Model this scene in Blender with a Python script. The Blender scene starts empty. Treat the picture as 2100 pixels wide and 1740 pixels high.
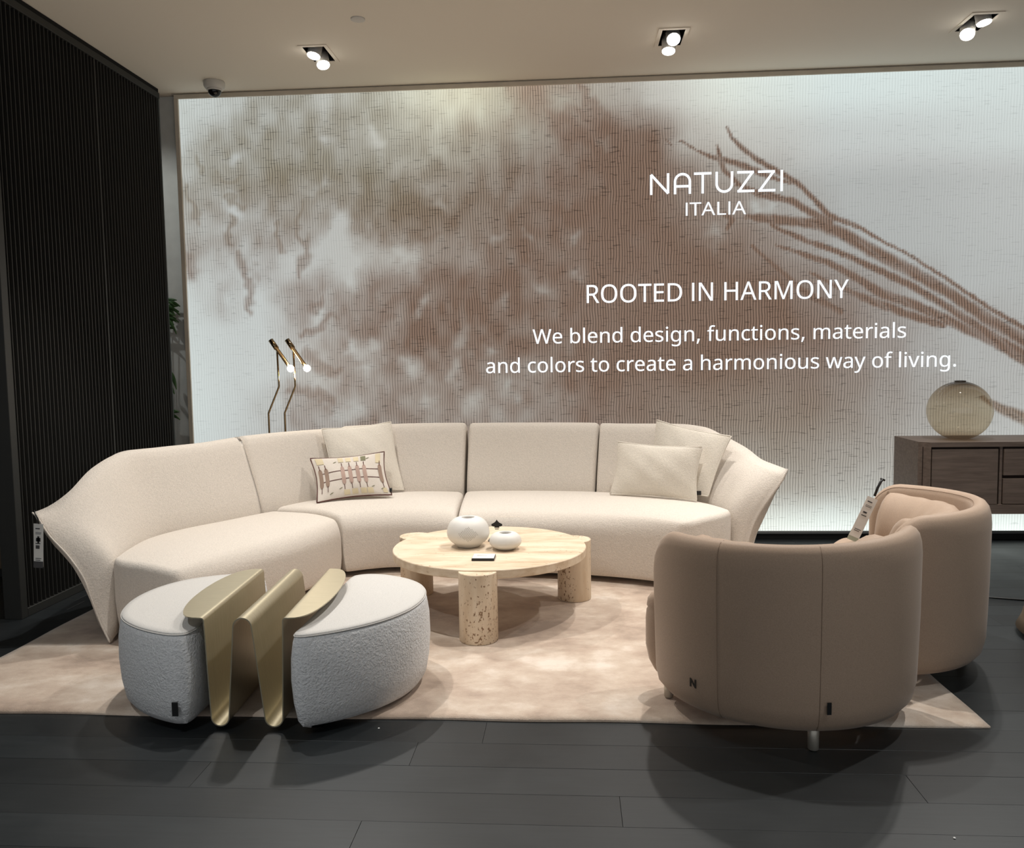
import bpy, math, random
import numpy as np
from mathutils import Vector, Matrix
random.seed(7); rng = np.random.default_rng(7)
C = bpy.context.scene.collection
scn = bpy.context.scene
PI = math.pi

# ------------------------------------------------------------------ camera
cam = bpy.data.cameras.new('camera'); co = bpy.data.objects.new('camera', cam); C.objects.link(co)
cam.sensor_fit = 'HORIZONTAL'; cam.sensor_width = 36; cam.lens = 1704.507 * 36 / 2100
yaw, pit, rol = [math.radians(v) for v in (-4.04187, 4.55323, -0.89168)]
fwd = Vector((math.sin(yaw) * math.cos(pit), math.cos(yaw) * math.cos(pit), -math.sin(pit)))
rt = Vector((math.cos(yaw), -math.sin(yaw), 0)); up = rt.cross(fwd)
r2 = math.cos(rol) * rt + math.sin(rol) * up; u2 = -math.sin(rol) * rt + math.cos(rol) * up
m = Matrix((r2, u2, -fwd)).transposed().to_4x4(); m.translation = Vector((0, 0, 1.3)); co.matrix_world = m
cam.clip_start = .05; cam.clip_end = 100
scn.camera = co

# ------------------------------------------------------------------ world, lights, exposure
wd = bpy.data.worlds.new('world'); scn.world = wd; wd.use_nodes = True
wb = wd.node_tree.nodes['Background']; wb.inputs[0].default_value = (.92, .96, 1.0, 1); wb.inputs[1].default_value = .44
scn.view_settings.view_transform = 'Standard'; scn.view_settings.look = 'None'
scn.view_settings.exposure = 0.27; scn.view_settings.gamma = 1; scn.view_settings.use_curve_mapping = False
LAMP_ROW_BACK = 62      # W, spots over the sofa (the three fittings in view)
LAMP_ROW_MID = 135      # W, row of fittings above the rug
LAMP_ROW_NEAR = 60      # W, row above the bare floor
def spot(loc, target, watts, size, blend=.5, col=(1, .962, .915), rad=.03):
    l = bpy.data.lights.new('spot_lamp', 'SPOT'); l.energy = watts; l.spot_size = math.radians(size)
    l.spot_blend = blend; l.color = col; l.shadow_soft_size = rad
    o = bpy.data.objects.new('spot_lamp', l); C.objects.link(o)
    o.location = loc; o.rotation_euler = (Vector(target) - Vector(loc)).to_track_quat('-Z', 'Y').to_euler()
    return o

# ------------------------------------------------------------------ material helpers
def s2l(c):
    return tuple((v / 12.92 if v <= .04045 else ((v + .055) / 1.055) ** 2.4) for v in [x / 255 for x in c])
class NT:
    def __init__(s, name):
        s.m = bpy.data.materials.new(name); s.m.use_nodes = True; s.t = s.m.node_tree
        s.b = s.t.nodes['Principled BSDF']; s.out = s.t.nodes['Material Output']
    def n(s, typ, **kw):
        nd = s.t.nodes.new(typ)
        for k, v in kw.items():
            if k[0] == 'i' and k[1:].isdigit(): nd.inputs[int(k[1:])].default_value = v
            elif k in nd.inputs.keys(): nd.inputs[k].default_value = v
            else: setattr(nd, k, v)
        return nd
    def l(s, a, b): s.t.links.new(a, b)
    def coord(s, scale=(1, 1, 1), obj=False):
        g = s.n('ShaderNodeTexCoord') if obj else s.n('ShaderNodeNewGeometry')
        mp = s.n('ShaderNodeMapping'); mp.inputs['Scale'].default_value = scale
        s.l(g.outputs['Object' if obj else 'Position'], mp.inputs[0]); return mp.outputs[0]
    def noise(s, vec, scale, detail=3, rough=.5):
        nd = s.n('ShaderNodeTexNoise', Scale=scale, Detail=detail, Roughness=rough); s.l(vec, nd.inputs['Vector']); return nd.outputs[0]
    def ramp(s, fac, stops):
        r = s.n('ShaderNodeValToRGB'); e = r.color_ramp.elements
        while len(e) < len(stops): e.new(.5)
        for i, (p, c) in enumerate(stops):
            e[i].position = p; e[i].color = (*c, 1) if len(c) == 3 else c
        s.l(fac, r.inputs[0]); return r.outputs[0]
    def math(s, op, a, b=None, c=None):
        nd = s.n('ShaderNodeMath', operation=op)
        for i, v in enumerate((a, b, c)):
            if v is None: continue
            if isinstance(v, (int, float)): nd.inputs[i].default_value = v
            else: s.l(v, nd.inputs[i])
        return nd.outputs[0]
    def bump(s, h, strength=.3, dist=.01):
        b = s.n('ShaderNodeBump', Strength=strength, Distance=dist); s.l(h, b.inputs['Height']); s.l(b.outputs[0], s.b.inputs['Normal'])
    def set(s, **kw):
        for k, v in kw.items():
            s.b.inputs[k.replace('_', ' ')].default_value = v
        return s
def plain(name, rgb, rough=.5, metal=0, **kw):
    t = NT(name); t.set(Base_Color=(*s2l(rgb), 1), Roughness=rough, Metallic=metal, **kw)
    v = t.noise(t.coord(), 9, 4); c = s2l(rgb)
    t.l(t.ramp(v, [(.3, tuple(x * .93 for x in c)), (.7, tuple(min(1, x * 1.06) for x in c))]), t.b.inputs['Base Color'])
    return t.m
def fabric(name, rgb, scale=150, strength=.5, dist=.004, rough=.95):
    t = NT(name); p = t.coord(); a = t.noise(p, scale, 3, .6); b = t.noise(p, scale * .35, 2)
    h = t.math('ADD', a, t.math('MULTIPLY', b, .6)); c = s2l(rgb)
    t.l(t.ramp(a, [(.3, tuple(x * .88 for x in c)), (.62, tuple(min(1, x * 1.05) for x in c))]), t.b.inputs['Base Color'])
    t.set(Roughness=rough); t.b.inputs['Sheen Weight'].default_value = .15; t.b.inputs['Specular IOR Level'].default_value = .2
    t.bump(h, strength, dist); return t.m

M = {}
M['cream'] = fabric('cream_boucle', (213, 204, 193), 170, .55, .004)
M['cream_pillow'] = fabric('cream_pillow_boucle', (221, 213, 200), 200, .6, .004)
M['grey_boucle'] = fabric('grey_boucle', (216, 216, 216), 120, .95, .006)
M['ott_top'] = fabric('ottoman_top_cloth', (200, 197, 192), 260, .25, .002)
M['leather'] = fabric('taupe_leather', (172, 149, 129), 320, .12, .0015, .55)
M['seam'] = plain('seam_thread', (138, 116, 98), .8)
M['black'] = plain('black_plastic', (16, 16, 16), .45)
M['white'] = plain('white_paint', (205, 202, 196), .6)
M['offwhite'] = plain('white_ceramic', (216, 212, 205), .55)
M['ceramic_in'] = plain('ceramic_inside', (120, 110, 98), .8)
M['paper'] = plain('paper_tag', (226, 226, 222), .6)
M['ink'] = plain('tag_ink', (70, 70, 72), .7)
M['brass'] = plain('dark_polished_brass', (150, 128, 96), .18, 1)
M['silver'] = plain('brushed_steel', (200, 198, 192), .3, 1)
M['legmetal'] = plain('matt_nickel', (190, 184, 172), .4, .6)
t = NT('ceiling_paint'); t.set(Base_Color=(*s2l((232, 224, 210)), 1), Roughness=.9); t.b.inputs['Specular IOR Level'].default_value = .2; t.bump(t.noise(t.coord(), 60, 3), .04, .002); M['ceil'] = t.m
M['wall'] = plain('wall_paint', (196, 196, 192), .85)
M['frame'] = plain('lightbox_frame_paint', (205, 195, 180), .7)
M['darkframe'] = plain('dark_screen_frame', (36, 36, 33), .6)
M['slat'] = plain('dark_slat', (46, 45, 42), .6)
M['slatback'] = plain('black_backing', (4, 4, 4), .95)
M['brownpanel'] = plain('brown_panel', (96, 80, 62), .7)
M['alu'] = plain('aluminium_strip', (126, 128, 128), .5, .4)
M['skirt'] = plain('black_skirting', (14, 15, 15), .6)
M['leaf'] = plain('green_leaf', (52, 84, 40), .5)
M['stem'] = plain('plant_stem', (70, 60, 40), .7)
M['pot'] = plain('grey_planter', (90, 90, 86), .7)
M['dark_brown'] = plain('dark_brown_print', (88, 54, 48), .8)
M['mauve'] = plain('mauve_print', (176, 150, 138), .85)
M['taupe'] = plain('taupe_print', (146, 124, 108), .85)
M['sand'] = plain('sand_print', (206, 192, 160), .85)
M['greenp'] = plain('grey_green_print', (120, 118, 92), .85)
M['pillow_ptn'] = fabric('cotton_cushion_cloth', (212, 203, 192), 400, .15, .001)
# floor planks: very dark stained wood
t = NT('dark_plank'); p = t.coord((1, 14, 1)); g = t.noise(p, 5, 8, .65)
inf = t.n('ShaderNodeObjectInfo'); v = t.math('MULTIPLY_ADD', inf.outputs['Random'], .5, .75)
mx = t.n('ShaderNodeVectorMath', operation='SCALE'); t.l(t.ramp(g, [(.25, s2l((24, 28, 30))), (.75, s2l((34, 38, 40)))]), mx.inputs[0]); t.l(v, mx.inputs['Scale'])
t.l(mx.outputs[0], t.b.inputs['Base Color']); t.set(Roughness=.42); t.b.inputs['Specular IOR Level'].default_value = .45
rg = t.math('MULTIPLY_ADD', t.noise(t.coord(), 3, 4), .25, .32); t.l(rg, t.b.inputs['Roughness'])
t.bump(g, .12, .001); M['plank'] = t.m
# rug: silky viscose with pile shading
t = NT('beige_viscose_rug'); p = t.coord(); wv = t.noise(p, 1.1, 3, .5); a = t.noise(t.coord((1, 1.35, 1)), 3.4, 7, .66); f = t.noise(p, 240, 3)
k = t.math('ADD', t.math('MULTIPLY', wv, .45), t.math('MULTIPLY', a, .62))
t.l(t.ramp(k, [(.42, s2l((152, 132, 115))), (.50, s2l((176, 155, 137))), (.57, s2l((192, 174, 156))), (.66, s2l((214, 201, 187)))]), t.b.inputs['Base Color'])
t.set(Roughness=.8); t.b.inputs['Sheen Weight'].default_value = .3; t.bump(t.math('ADD', f, t.math('MULTIPLY', a, 1.2)), .5, .004); M['rug'] = t.m
# travertine
def travertine(name, vertical):
    t = NT(name)
    sc = (3, 3, .6) if vertical else (1.3, 5, 5)
    g = t.n('ShaderNodeNewGeometry'); mp = t.n('ShaderNodeMapping'); mp.inputs['Scale'].default_value = sc
    if not vertical: mp.inputs['Rotation'].default_value = (0, 0, math.radians(28))
    t.l(g.outputs['Position'], mp.inputs[0]); p = mp.outputs[0]
    band = t.noise(p, 3.2, 7, .62)
    col = t.ramp(band, [(.25, s2l((186, 160, 130))), (.42, s2l((208, 186, 158))), (.55, s2l((221, 203, 178))), (.75, s2l((230, 215, 194)))])
    mp2 = t.n('ShaderNodeMapping'); mp2.inputs['Scale'].default_value = (95, 95, 62) if vertical else (60, 110, 80)
    t.l(g.outputs['Position'], mp2.inputs[0])
    vo = t.n('ShaderNodeTexNoise', Scale=1.0, Detail=3, Roughness=.6); t.l(mp2.outputs[0], vo.inputs['Vector'])
    zone = t.noise(p, 2.1, 3)
    thr = t.math('MULTIPLY_ADD', zone, -.50, .875 if vertical else .955)
    pit = t.math('GREATER_THAN', vo.outputs[0], thr)
    mix = t.n('ShaderNodeMix', data_type='RGBA'); t.l(pit, mix.inputs[0]); t.l(col, mix.inputs[6]); mix.inputs[7].default_value = (*s2l((140, 110, 82)), 1)
    t.l(mix.outputs[2], t.b.inputs['Base Color']); t.set(Roughness=.45)
    t.bump(t.math('SUBTRACT', 1, pit), .8, .004); return t.m
M['trav_top'] = travertine('travertine_top', False); M['trav_leg'] = travertine('travertine_leg', True)
# walnut-grey oak cabinet
t = NT('grey_brown_oak'); g = t.noise(t.coord((1.2, 12, 16)), 4, 7, .6)
t.l(t.ramp(g, [(.3, s2l((108, 93, 84))), (.7, s2l((136, 120, 109)))]), t.b.inputs['Base Color']); t.set(Roughness=.5); t.bump(g, .1, .001); M['oak'] = t.m
# champagne brushed metal
t = NT('champagne_metal'); g = t.noise(t.coord((1, 40, 1)), 12, 4)
t.l(t.ramp(g, [(.3, s2l((176, 167, 142))), (.7, s2l((190, 181, 157)))]), t.b.inputs['Base Color']); t.set(Roughness=.42, Metallic=.85); M['champagne'] = t.m
# smoked glass
t = NT('smoked_glass'); tr = t.n('ShaderNodeBsdfTransparent'); gl = t.n('ShaderNodeBsdfGlossy', Roughness=.02); lw = t.n('ShaderNodeLayerWeight', Blend=.5); ms = t.n('ShaderNodeMixShader')
tc = t.n('ShaderNodeTexCoord'); sp = t.n('ShaderNodeSeparateXYZ'); t.l(tc.outputs['Generated'], sp.inputs[0])
t.l(t.ramp(sp.outputs[2], [(0, (.62, .52, .42)), (.16, (.86, .80, .69)), (.62, (.88, .83, .73)), (.9, (.66, .58, .48)), (1, (.2, .16, .13))]), tr.inputs[0])
t.l(t.math('MULTIPLY_ADD', t.math('POWER', lw.outputs['Facing'], 4.0), .5, .045), ms.inputs[0]); t.l(tr.outputs[0], ms.inputs[1]); t.l(gl.outputs[0], ms.inputs[2]); t.l(ms.outputs[0], t.out.inputs[0]); M['glass'] = t.m
t = NT('clear_acrylic'); t.set(Base_Color=(.97, .98, .98, 1), Roughness=.02, IOR=1.3); t.b.inputs['Transmission Weight'].default_value = 1; M['acrylic'] = t.m
def emit(name, rgb, st):
    t = NT(name); t.set(Base_Color=(*s2l(rgb), 1), Roughness=.6); t.b.inputs['Emission Color'].default_value = (*s2l(rgb), 1); t.b.inputs['Emission Strength'].default_value = st; return t.m
M['lamp_face'] = emit('lit_lamp_face', (255, 250, 240), 14)
M['bulb'] = emit('lit_bulb', (255, 240, 214), 16)
M['letter'] = emit('backlit_white_letters', (234, 242, 250), .82)
# lightbox print
t = NT('backlit_textile_print')
at = t.n('ShaderNodeAttribute', attribute_name='tone'); de = t.n('ShaderNodeAttribute', attribute_name='dens')
g = t.n('ShaderNodeNewGeometry'); sp = t.n('ShaderNodeSeparateXYZ'); t.l(g.outputs['Position'], sp.inputs[0])
w1 = t.noise(t.coord((3.5, 1, 2.2)), 2.2, 2); w2 = t.noise(t.coord((26, 1, 5)), 1.0, 1)
xw = t.math('ADD', sp.outputs[0], t.math('ADD', t.math('MULTIPLY', w1, .024), t.math('MULTIPLY', w2, .006)))
st = t.math('SINE', t.math('MULTIPLY', xw, 2 * PI / .0187))
st = t.math('MULTIPLY_ADD', st, .5, .5)
bead = t.math('MULTIPLY_ADD', t.math('SINE', t.math('MULTIPLY', sp.outputs[2], 2 * PI / .011)), .12, .88)
st = t.math('MULTIPLY', st, bead)
dn = t.noise(t.coord((11, 1, 125)), 1.0, 2, .4); dash = t.math('SMOOTH_MIN', t.math('MAXIMUM', t.math('MULTIPLY', t.math('SUBTRACT', dn, .632), 26), 0), 1, .1)
amp = t.math('MULTIPLY_ADD', de.outputs['Fac'], .58, .14)
k1 = t.math('SUBTRACT', 1, t.math('MULTIPLY', amp, st))
k2 = t.math('SUBTRACT', 1, t.math('MULTIPLY', t.math('MULTIPLY_ADD', de.outputs['Fac'], .40, .12), dash))
fc = t.math('MULTIPLY', k1, k2)
sc = t.n('ShaderNodeVectorMath', operation='SCALE'); t.l(at.outputs['Color'], sc.inputs[0]); t.l(fc, sc.inputs['Scale'])
t.l(sc.outputs[0], t.b.inputs['Emission Color']); t.b.inputs['Emission Strength'].default_value = .84
t.set(Base_Color=(.03, .03, .03, 1), Roughness=.95); t.b.inputs['Specular IOR Level'].default_value = 0; M['print'] = t.m

# ------------------------------------------------------------------ object helpers
def wpos(o):
    p = Vector((0, 0, 0))
    while o is not None: p += o.location; o = o.parent
    return p
def obj(name, verts, faces, mat, parent=None, smooth=True, label=None, kind=None, uv=None):
    me = bpy.data.meshes.new(name); off = wpos(parent)
    verts = [(v[0] - off.x, v[1] - off.y, v[2] - off.z) for v in verts]
    me.from_pydata(verts, [], [tuple(int(i) for i in f) for f in faces]); me.update()
    if smooth: me.polygons.foreach_set('use_smooth', [True] * len(me.polygons))
    o = bpy.data.objects.new(name, me); C.objects.link(o)
    if isinstance(mat, (list, tuple)):
        for q in mat: me.materials.append(q)
    else: me.materials.append(mat)
    if parent: o.parent = parent
    if label: o['label'] = label
    if kind: o['kind'] = kind
    return o
def thing(name, label, cat, loc, group=None):
    o = bpy.data.objects.new(name, None); C.objects.link(o); o.location = loc; o.empty_display_size = .1
    o['label'] = label; o['category'] = cat
    if group: o['group'] = group
    return o
def tag(o, label, cat, group=None):
    o['label'] = label; o['category'] = cat
    if group: o['group'] = group
    return o
def join(parts):
    V = []; F = []
    for v, f in parts:
        n = len(V); V += [tuple(p) for p in v]; F += [tuple(i + n for i in q) for q in f]
    return V, F
def box(x0, x1, y0, y1, z0, z1, b=0):
    if b <= 0:
        v = [(x, y, z) for z in (z0, z1) for y in (y0, y1) for x in (x0, x1)]
        return v, [(0, 2, 3, 1), (4, 5, 7, 6), (0, 1, 5, 4), (2, 6, 7, 3), (0, 4, 6, 2), (1, 3, 7, 5)]
    def ring(z, i):   # chamfered plan
        a0, a1, c0, c1 = x0 + i, x1 - i, y0 + i, y1 - i
        return [(a0 + b, c0, z), (a1 - b, c0, z), (a1, c0 + b, z), (a1, c1 - b, z), (a1 - b, c1, z), (a0 + b, c1, z), (a0, c1 - b, z), (a0, c0 + b, z)]
    return loft([ring(z0, b), ring(z0 + b, 0), ring(z1 - b, 0), ring(z1, b)])
def loft(rings, closed=True, caps=True):
    n = len(rings[0]); V = [tuple(p) for r in rings for p in r]; F = []
    for i in range(len(rings) - 1):
        for j in range(n if closed else n - 1):
            a = i * n + j; b_ = i * n + (j + 1) % n
            F.append((a, b_, b_ + n, a + n))
    if caps:
        F.append(tuple(range(n - 1, -1, -1))); F.append(tuple(range((len(rings) - 1) * n, len(rings) * n)))
    return V, F
def lathe(prof, c=(0, 0, 0), n=32, caps=False, sx=1, sy=1):
    rings = [[(c[0] + r * sx * math.cos(2 * PI * k / n), c[1] + r * sy * math.sin(2 * PI * k / n), c[2] + z) for k in range(n)] for r, z in prof]
    return loft(rings, True, caps)
def tube(pts, r, n=8, caps=True):
    pts = [Vector(p) for p in pts]; rings = []; prev = None
    rr = r if isinstance(r, (list, tuple)) else [r] * len(pts)
    for i, p in enumerate(pts):
        d = (pts[min(i + 1, len(pts) - 1)] - pts[max(i - 1, 0)]).normalized()
        if prev is None:
            a = Vector((0, 0, 1)) if abs(d.z) < .9 else Vector((1, 0, 0)); u = d.cross(a).normalized()
        else: u = (prev - d * prev.dot(d)).normalized()
        prev = u; w = d.cross(u)
        rings.append([p + rr[i] * (math.cos(2 * PI * k / n) * u + math.sin(2 * PI * k / n) * w) for k in range(n)])
    return loft(rings, True, caps)
def cr(P, n):
    """Catmull-Rom through points, n samples, arc-length spaced."""
    P = [np.array(p, float) for p in P]
    if len(P) == 2: return [tuple(P[0] + (P[1] - P[0]) * k / (n - 1)) for k in range(n)]
    Q = [2 * P[0] - P[1]] + P + [2 * P[-1] - P[-2]]; out = []
    for i in range(1, len(Q) - 2):
        for k in range(16):
            u = k / 16; a, b_, c, d = Q[i - 1:i + 3]
            out.append(.5 * ((2 * b_) + (-a + c) * u + (2 * a - 5 * b_ + 4 * c - d) * u * u + (-a + 3 * b_ - 3 * c + d) * u ** 3))
    out.append(P[-1]); out = np.array(out)
    d = np.r_[0, np.cumsum(np.linalg.norm(np.diff(out, axis=0), axis=1))]; s = np.linspace(0, d[-1], n)
    return [tuple(np.interp(x, d, out[:, j]) for j in range(out.shape[1])) for x in s]
def fix_normals(o):
    import bmesh
    bm = bmesh.new(); bm.from_mesh(o.data); bmesh.ops.recalc_face_normals(bm, faces=bm.faces); bm.to_mesh(o.data); bm.free()

# ================================================================== SETTING
WALL_Y = 5.894; CEIL = 3.195
fl = obj('floor', *box(-7, 5.5, -2.5, WALL_Y + .3, -.12, -.006), M['skirt'], None, False, kind='structure')
# planks run along the wall; the nearest ones first
pw = .1615; y = 2.22 - pw * 12; k = 0; offs = [random.uniform(0, 2.2) for _ in range(60)]; cnt = 0
plank_cache = {}
while y < WALL_Y:
    L = 2.2; x = -5.2 + offs[k]
    x0s = -5.2
    while x0s < 4.6:
        x1s = min(x if x > x0s + .3 else x + L, 4.6)
        if cnt < 290 and x1s > x0s + .05:
            ln = round(x1s - x0s, 3)
            if ln not in plank_cache:
                v, f = box(0, ln - .0008, 0, pw - .0008, -.02, 0, .0006); me = bpy.data.meshes.new('plank'); me.from_pydata(v, [], f); me.materials.append(M['plank']); plank_cache[ln] = me
            o = bpy.data.objects.new('plank', plank_cache[ln]); C.objects.link(o); o.location = (x0s, y, random.uniform(-.0006, 0)); o.parent = fl; cnt += 1
        x0s = x1s; x = x1s + L
    y += pw; k += 1
obj('ceiling', *box(-7, 5.5, -2.5, WALL_Y + .3, CEIL + .22, CEIL + .34), M['ceil'], None, False, kind='structure')
# ceiling board with the three cut-outs of the recessed fittings
FIX = [(-1.53, 5.215), (.625, 5.19), (2.365, 5.155)]
HX, HY = .068, .125
def ceiling_board():
    xs = [-7]; parts = []
    for fx, fy in FIX:
        x0, x1 = fx - HX, fx + HX
        parts.append(box(xs[-1], x0, -2.5, WALL_Y + .3, CEIL, CEIL + .015))
        parts.append(box(x0, x1, -2.5, fy - HY, CEIL, CEIL + .015)); parts.append(box(x0, x1, fy + HY, WALL_Y + .3, CEIL, CEIL + .015))
        xs.append(x1)
    parts.append(box(xs[-1], 5.5, -2.5, WALL_Y + .3, CEIL, CEIL + .015))
    return join(parts)
obj('ceiling', *ceiling_board(), M['ceil'], None, False, kind='structure')
obj('wall_back', *box(-7, 5.5, WALL_Y, WALL_Y + .2, 0, CEIL), M['wall'], None, False, kind='structure')
obj('wall_left', *box(-7.1, -7, -2.5, WALL_Y + .2, 0, CEIL), M['wall'], None, False, kind='structure')
obj('wall_right', *box(5.5, 5.6, -2.5, WALL_Y + .2, 0, CEIL), M['wall'], None, False, kind='structure')
obj('baseboard_back', *box(-7, -2.8, WALL_Y - .012, WALL_Y, 0, .08, .002), M['skirt'], None, False, kind='structure')
obj('trim_1', *box(-2.79, 5.5, WALL_Y - .03, WALL_Y, 0, .042), M['skirt'], None, False, kind='structure')
obj('trim_2', *box(-7, 5.5, WALL_Y - .03, WALL_Y + .001, CEIL - .006, CEIL + .004), M['frame'], None, False, kind='structure')

# ------------------------------------------------------------------ lightbox mural
X0, X1, Z0, Z1 = -2.741, 3.72, .063, 3.158
lb = thing('illuminated_wall_graphic', 'backlit textile wall graphic of brown plant shadows with white lettering', 'wall graphic', (0, WALL_Y, .04))
obj('frame_bar', *box(X0 - .03, X0, WALL_Y - .045, WALL_Y, .042, Z1, .002), M['frame'], lb, False)
obj('frame_bar', *box(X0 - .03, X1 + .03, WALL_Y - .045, WALL_Y, Z1, CEIL - .008, .002), M['frame'], lb, False)
obj('frame_bar', *box(X1, X1 + .03, WALL_Y - .045, WALL_Y, .042, Z1, .002), M['frame'], lb, False)
obj('frame_bar', *box(X0 - .03, X1 + .03, WALL_Y - .045, WALL_Y, .043, Z0, .002), M['alu'], lb, False, label='grey metal bottom bar')
D = """1133231126420000000000
1444433443688100000000
3455555556788621000000
3334466667888652100000
3220223577788875310000
0204467887788888653100
0002467877788888764211
0001355655788887764211
0014555545777777764331
0013444455666666654321
0012333444555555544321
0001222222222222222111""".split()
D = np.array([[int(c) for c in r] for r in D], float) / 9
DXs = np.array([-2.765, -2.476, -2.189, -1.903, -1.62, -1.338, -1.058, -0.78, -0.504, -0.23, 0.043, 0.314, 0.583, 0.85, 1.116, 1.38, 1.643, 1.904, 2.163, 2.42, 2.676, 2.931])
DZs = np.array([3.072, 2.811, 2.548, 2.283, 2.016, 1.748, 1.477, 1.204, 0.929, 0.652, 0.373, 0.092])
LIGHT = [(-1.558, 1.399, 0.062), (-1.417, 1.376, 0.076), (-1.429, 1.216, 0.062), (-1.128, 1.232, 0.055), (-0.838, 1.183, 0.076), (-0.709, 1.008, 0.097), (-1.601, 0.938, 0.097), (-1.521, 1.885, 0.097), (-1.167, 2.01, 0.083), (-1.762, 1.659, 0.069), (-0.735, 1.444, 0.069), (-0.99, 0.952, 0.069), (-1.047, 1.666, 0.041), (-0.498, 2.095, 0.052), (-0.276, 2.11, 0.035), (0.026, 2.149, 0.052), (0.253, 2.738, 0.035), (0.982, 2.125, 0.069), (-0.042, 3.036, 0.076), (-1.832, 2.496, 0.09), (-2.317, 2.754, 0.055), (-2.376, 2.375, 0.076), (-1.669, 2.521, 0.041), (-1.58, 2.265, 0.11), (-1.633, 2.127, 0.138), (-0.911, 2.412, 0.048), (-1.342, 2.857, 0.062), (-1.68, 2.828, 0.069), (-0.454, 1.691, 0.055), (-0.161, 1.787, 0.048), (0.044, 1.884, 0.041), (-0.546, 1.351, 0.048), (1.31, 2.316, 0.048), (-0.412, 1.073, 0.062), (-0.237, 1.209, 0.041), (-0.114, 2.917, 0.048)]
DARK = [[(-2.612, 2.767, 0.031), (-2.587, 2.671, 0.038)], [(-2.477, 2.583, 0.048), (-2.334, 2.595, 0.035)], [(-2.684, 2.531, 0.031), (-2.676, 2.308, 0.038)], [(-2.43, 2.435, 0.028), (-2.306, 2.417, 0.035)], [(-2.408, 2.283, 0.031), (-2.403, 2.146, 0.035)], [(-2.339, 2.058, 0.041), (-2.299, 1.988, 0.048), (-2.283, 1.846, 0.035), (-2.259, 1.658, 0.021)], [(-2.696, 2.049, 0.055), (-2.686, 1.945, 0.048)], [(-2.069, 2.292, 0.031), (-2.062, 2.103, 0.041)], [(-1.899, 2.406, 0.028), (-1.883, 2.167, 0.035), (-1.885, 1.893, 0.024)], [(-1.86, 1.709, 0.055), (-1.763, 1.735, 0.041)], [(-1.889, 1.502, 0.035), (-1.661, 1.612, 0.041)], [(-1.849, 1.302, 0.048), (-1.639, 1.194, 0.048)], [(-2.0, 1.094, 0.048), (-1.717, 0.985, 0.055)], [(-.08, 2.93, .12), (.12, 2.83, .15), (.28, 2.63, .15), (.36, 2.38, .16), (.5, 2.15, .17)], [(0.105, 2.975, 0.048), (0.287, 2.903, 0.069), (0.419, 2.638, 0.076), (0.551, 2.404, 0.069)], [(0.073, 3.155, 0.035), (0.171, 3.005, 0.041)], [(-1.05, 2.112, 0.069), (-0.909, 2.21, 0.069)], [(-0.916, 1.905, 0.086), (-1.164, 1.74, 0.086), (-1.343, 1.606, 0.086)]]
STROKES = [[(1.078, 2.837, 0.01), (1.111, 2.762, 0.014), (1.17, 2.702, 0.024), (1.291, 2.607, 0.028), (1.402, 2.542, 0.028), (1.556, 2.446, 0.024), (1.658, 2.342, 0.024), (1.759, 2.229, 0.031), (1.961, 2.145, 0.021), (2.111, 2.05, 0.014), (2.312, 1.941, 0.014), (2.562, 1.772, 0.017), (2.816, 1.593, 0.021), (3.097, 1.424, 0.028)], [(0.766, 2.757, 0.01), (0.882, 2.682, 0.014), (0.964, 2.646, 0.024), (1.151, 2.592, 0.035), (1.282, 2.536, 0.035), (1.403, 2.483, 0.021), (1.504, 2.448, 0.014)], [(1.01, 2.717, 0.01), (1.039, 2.618, 0.031), (1.059, 2.552, 0.028), (1.152, 2.458, 0.021), (1.303, 2.375, 0.028), (1.505, 2.337, 0.035), (1.659, 2.241, 0.038), (1.767, 2.18, 0.041)], [(1.212, 2.234, 0.028), (1.31, 2.221, 0.048), (1.405, 2.209, 0.055), (1.572, 2.191, 0.048), (1.702, 2.168, 0.062), (1.862, 2.099, 0.062), (2.061, 1.979, 0.059), (2.314, 1.839, 0.059), (2.565, 1.69, 0.055), (2.818, 1.511, 0.059), (3.1, 1.342, 0.069)], [(1.376, 2.177, 0.021), (1.458, 2.132, 0.028), (1.661, 2.045, 0.031), (1.812, 1.989, 0.028), (2.063, 1.871, 0.035), (2.316, 1.744, 0.038), (2.567, 1.588, 0.041), (2.821, 1.419, 0.041), (3.103, 1.243, 0.048)], [(1.407, 2.041, 0.014), (1.519, 1.999, 0.024), (1.764, 1.911, 0.038), (1.915, 1.825, 0.041), (2.118, 1.699, 0.055), (2.368, 1.602, 0.048), (2.621, 1.479, 0.048), (2.871, 1.349, 0.041), (3.104, 1.2, 0.041)], [(1.641, 1.848, 0.017), (1.838, 1.745, 0.028), (2.067, 1.641, 0.048), (2.295, 1.554, 0.045), (2.522, 1.474, 0.035)], [(1.064, 2.258, 0.035), (1.114, 2.217, 0.035), (1.081, 2.158, 0.028)], [(0.717, 2.726, 0.007), (0.651, 2.777, 0.007)], [(2.792, 0.982, 0.021), (2.922, 0.904, 0.048), (3.117, 0.822, 0.069)], [(1.246, 2.039, 0.021), (1.379, 1.92, 0.028), (1.61, 1.716, 0.048), (1.841, 1.579, 0.048)], [(1.112, 2.453, 0.01), (1.407, 2.379, 0.014), (1.57, 2.309, 0.017)]]
LXs = np.array([-2.765, -2.332, -1.62, -0.78, -0.23, 0.449, 1.116, 2.098, 3.057]); LZs = np.array([3.234, 3.072, 2.746, 2.416, 1.748, 1.067, 0.548, 0.092])
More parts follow.
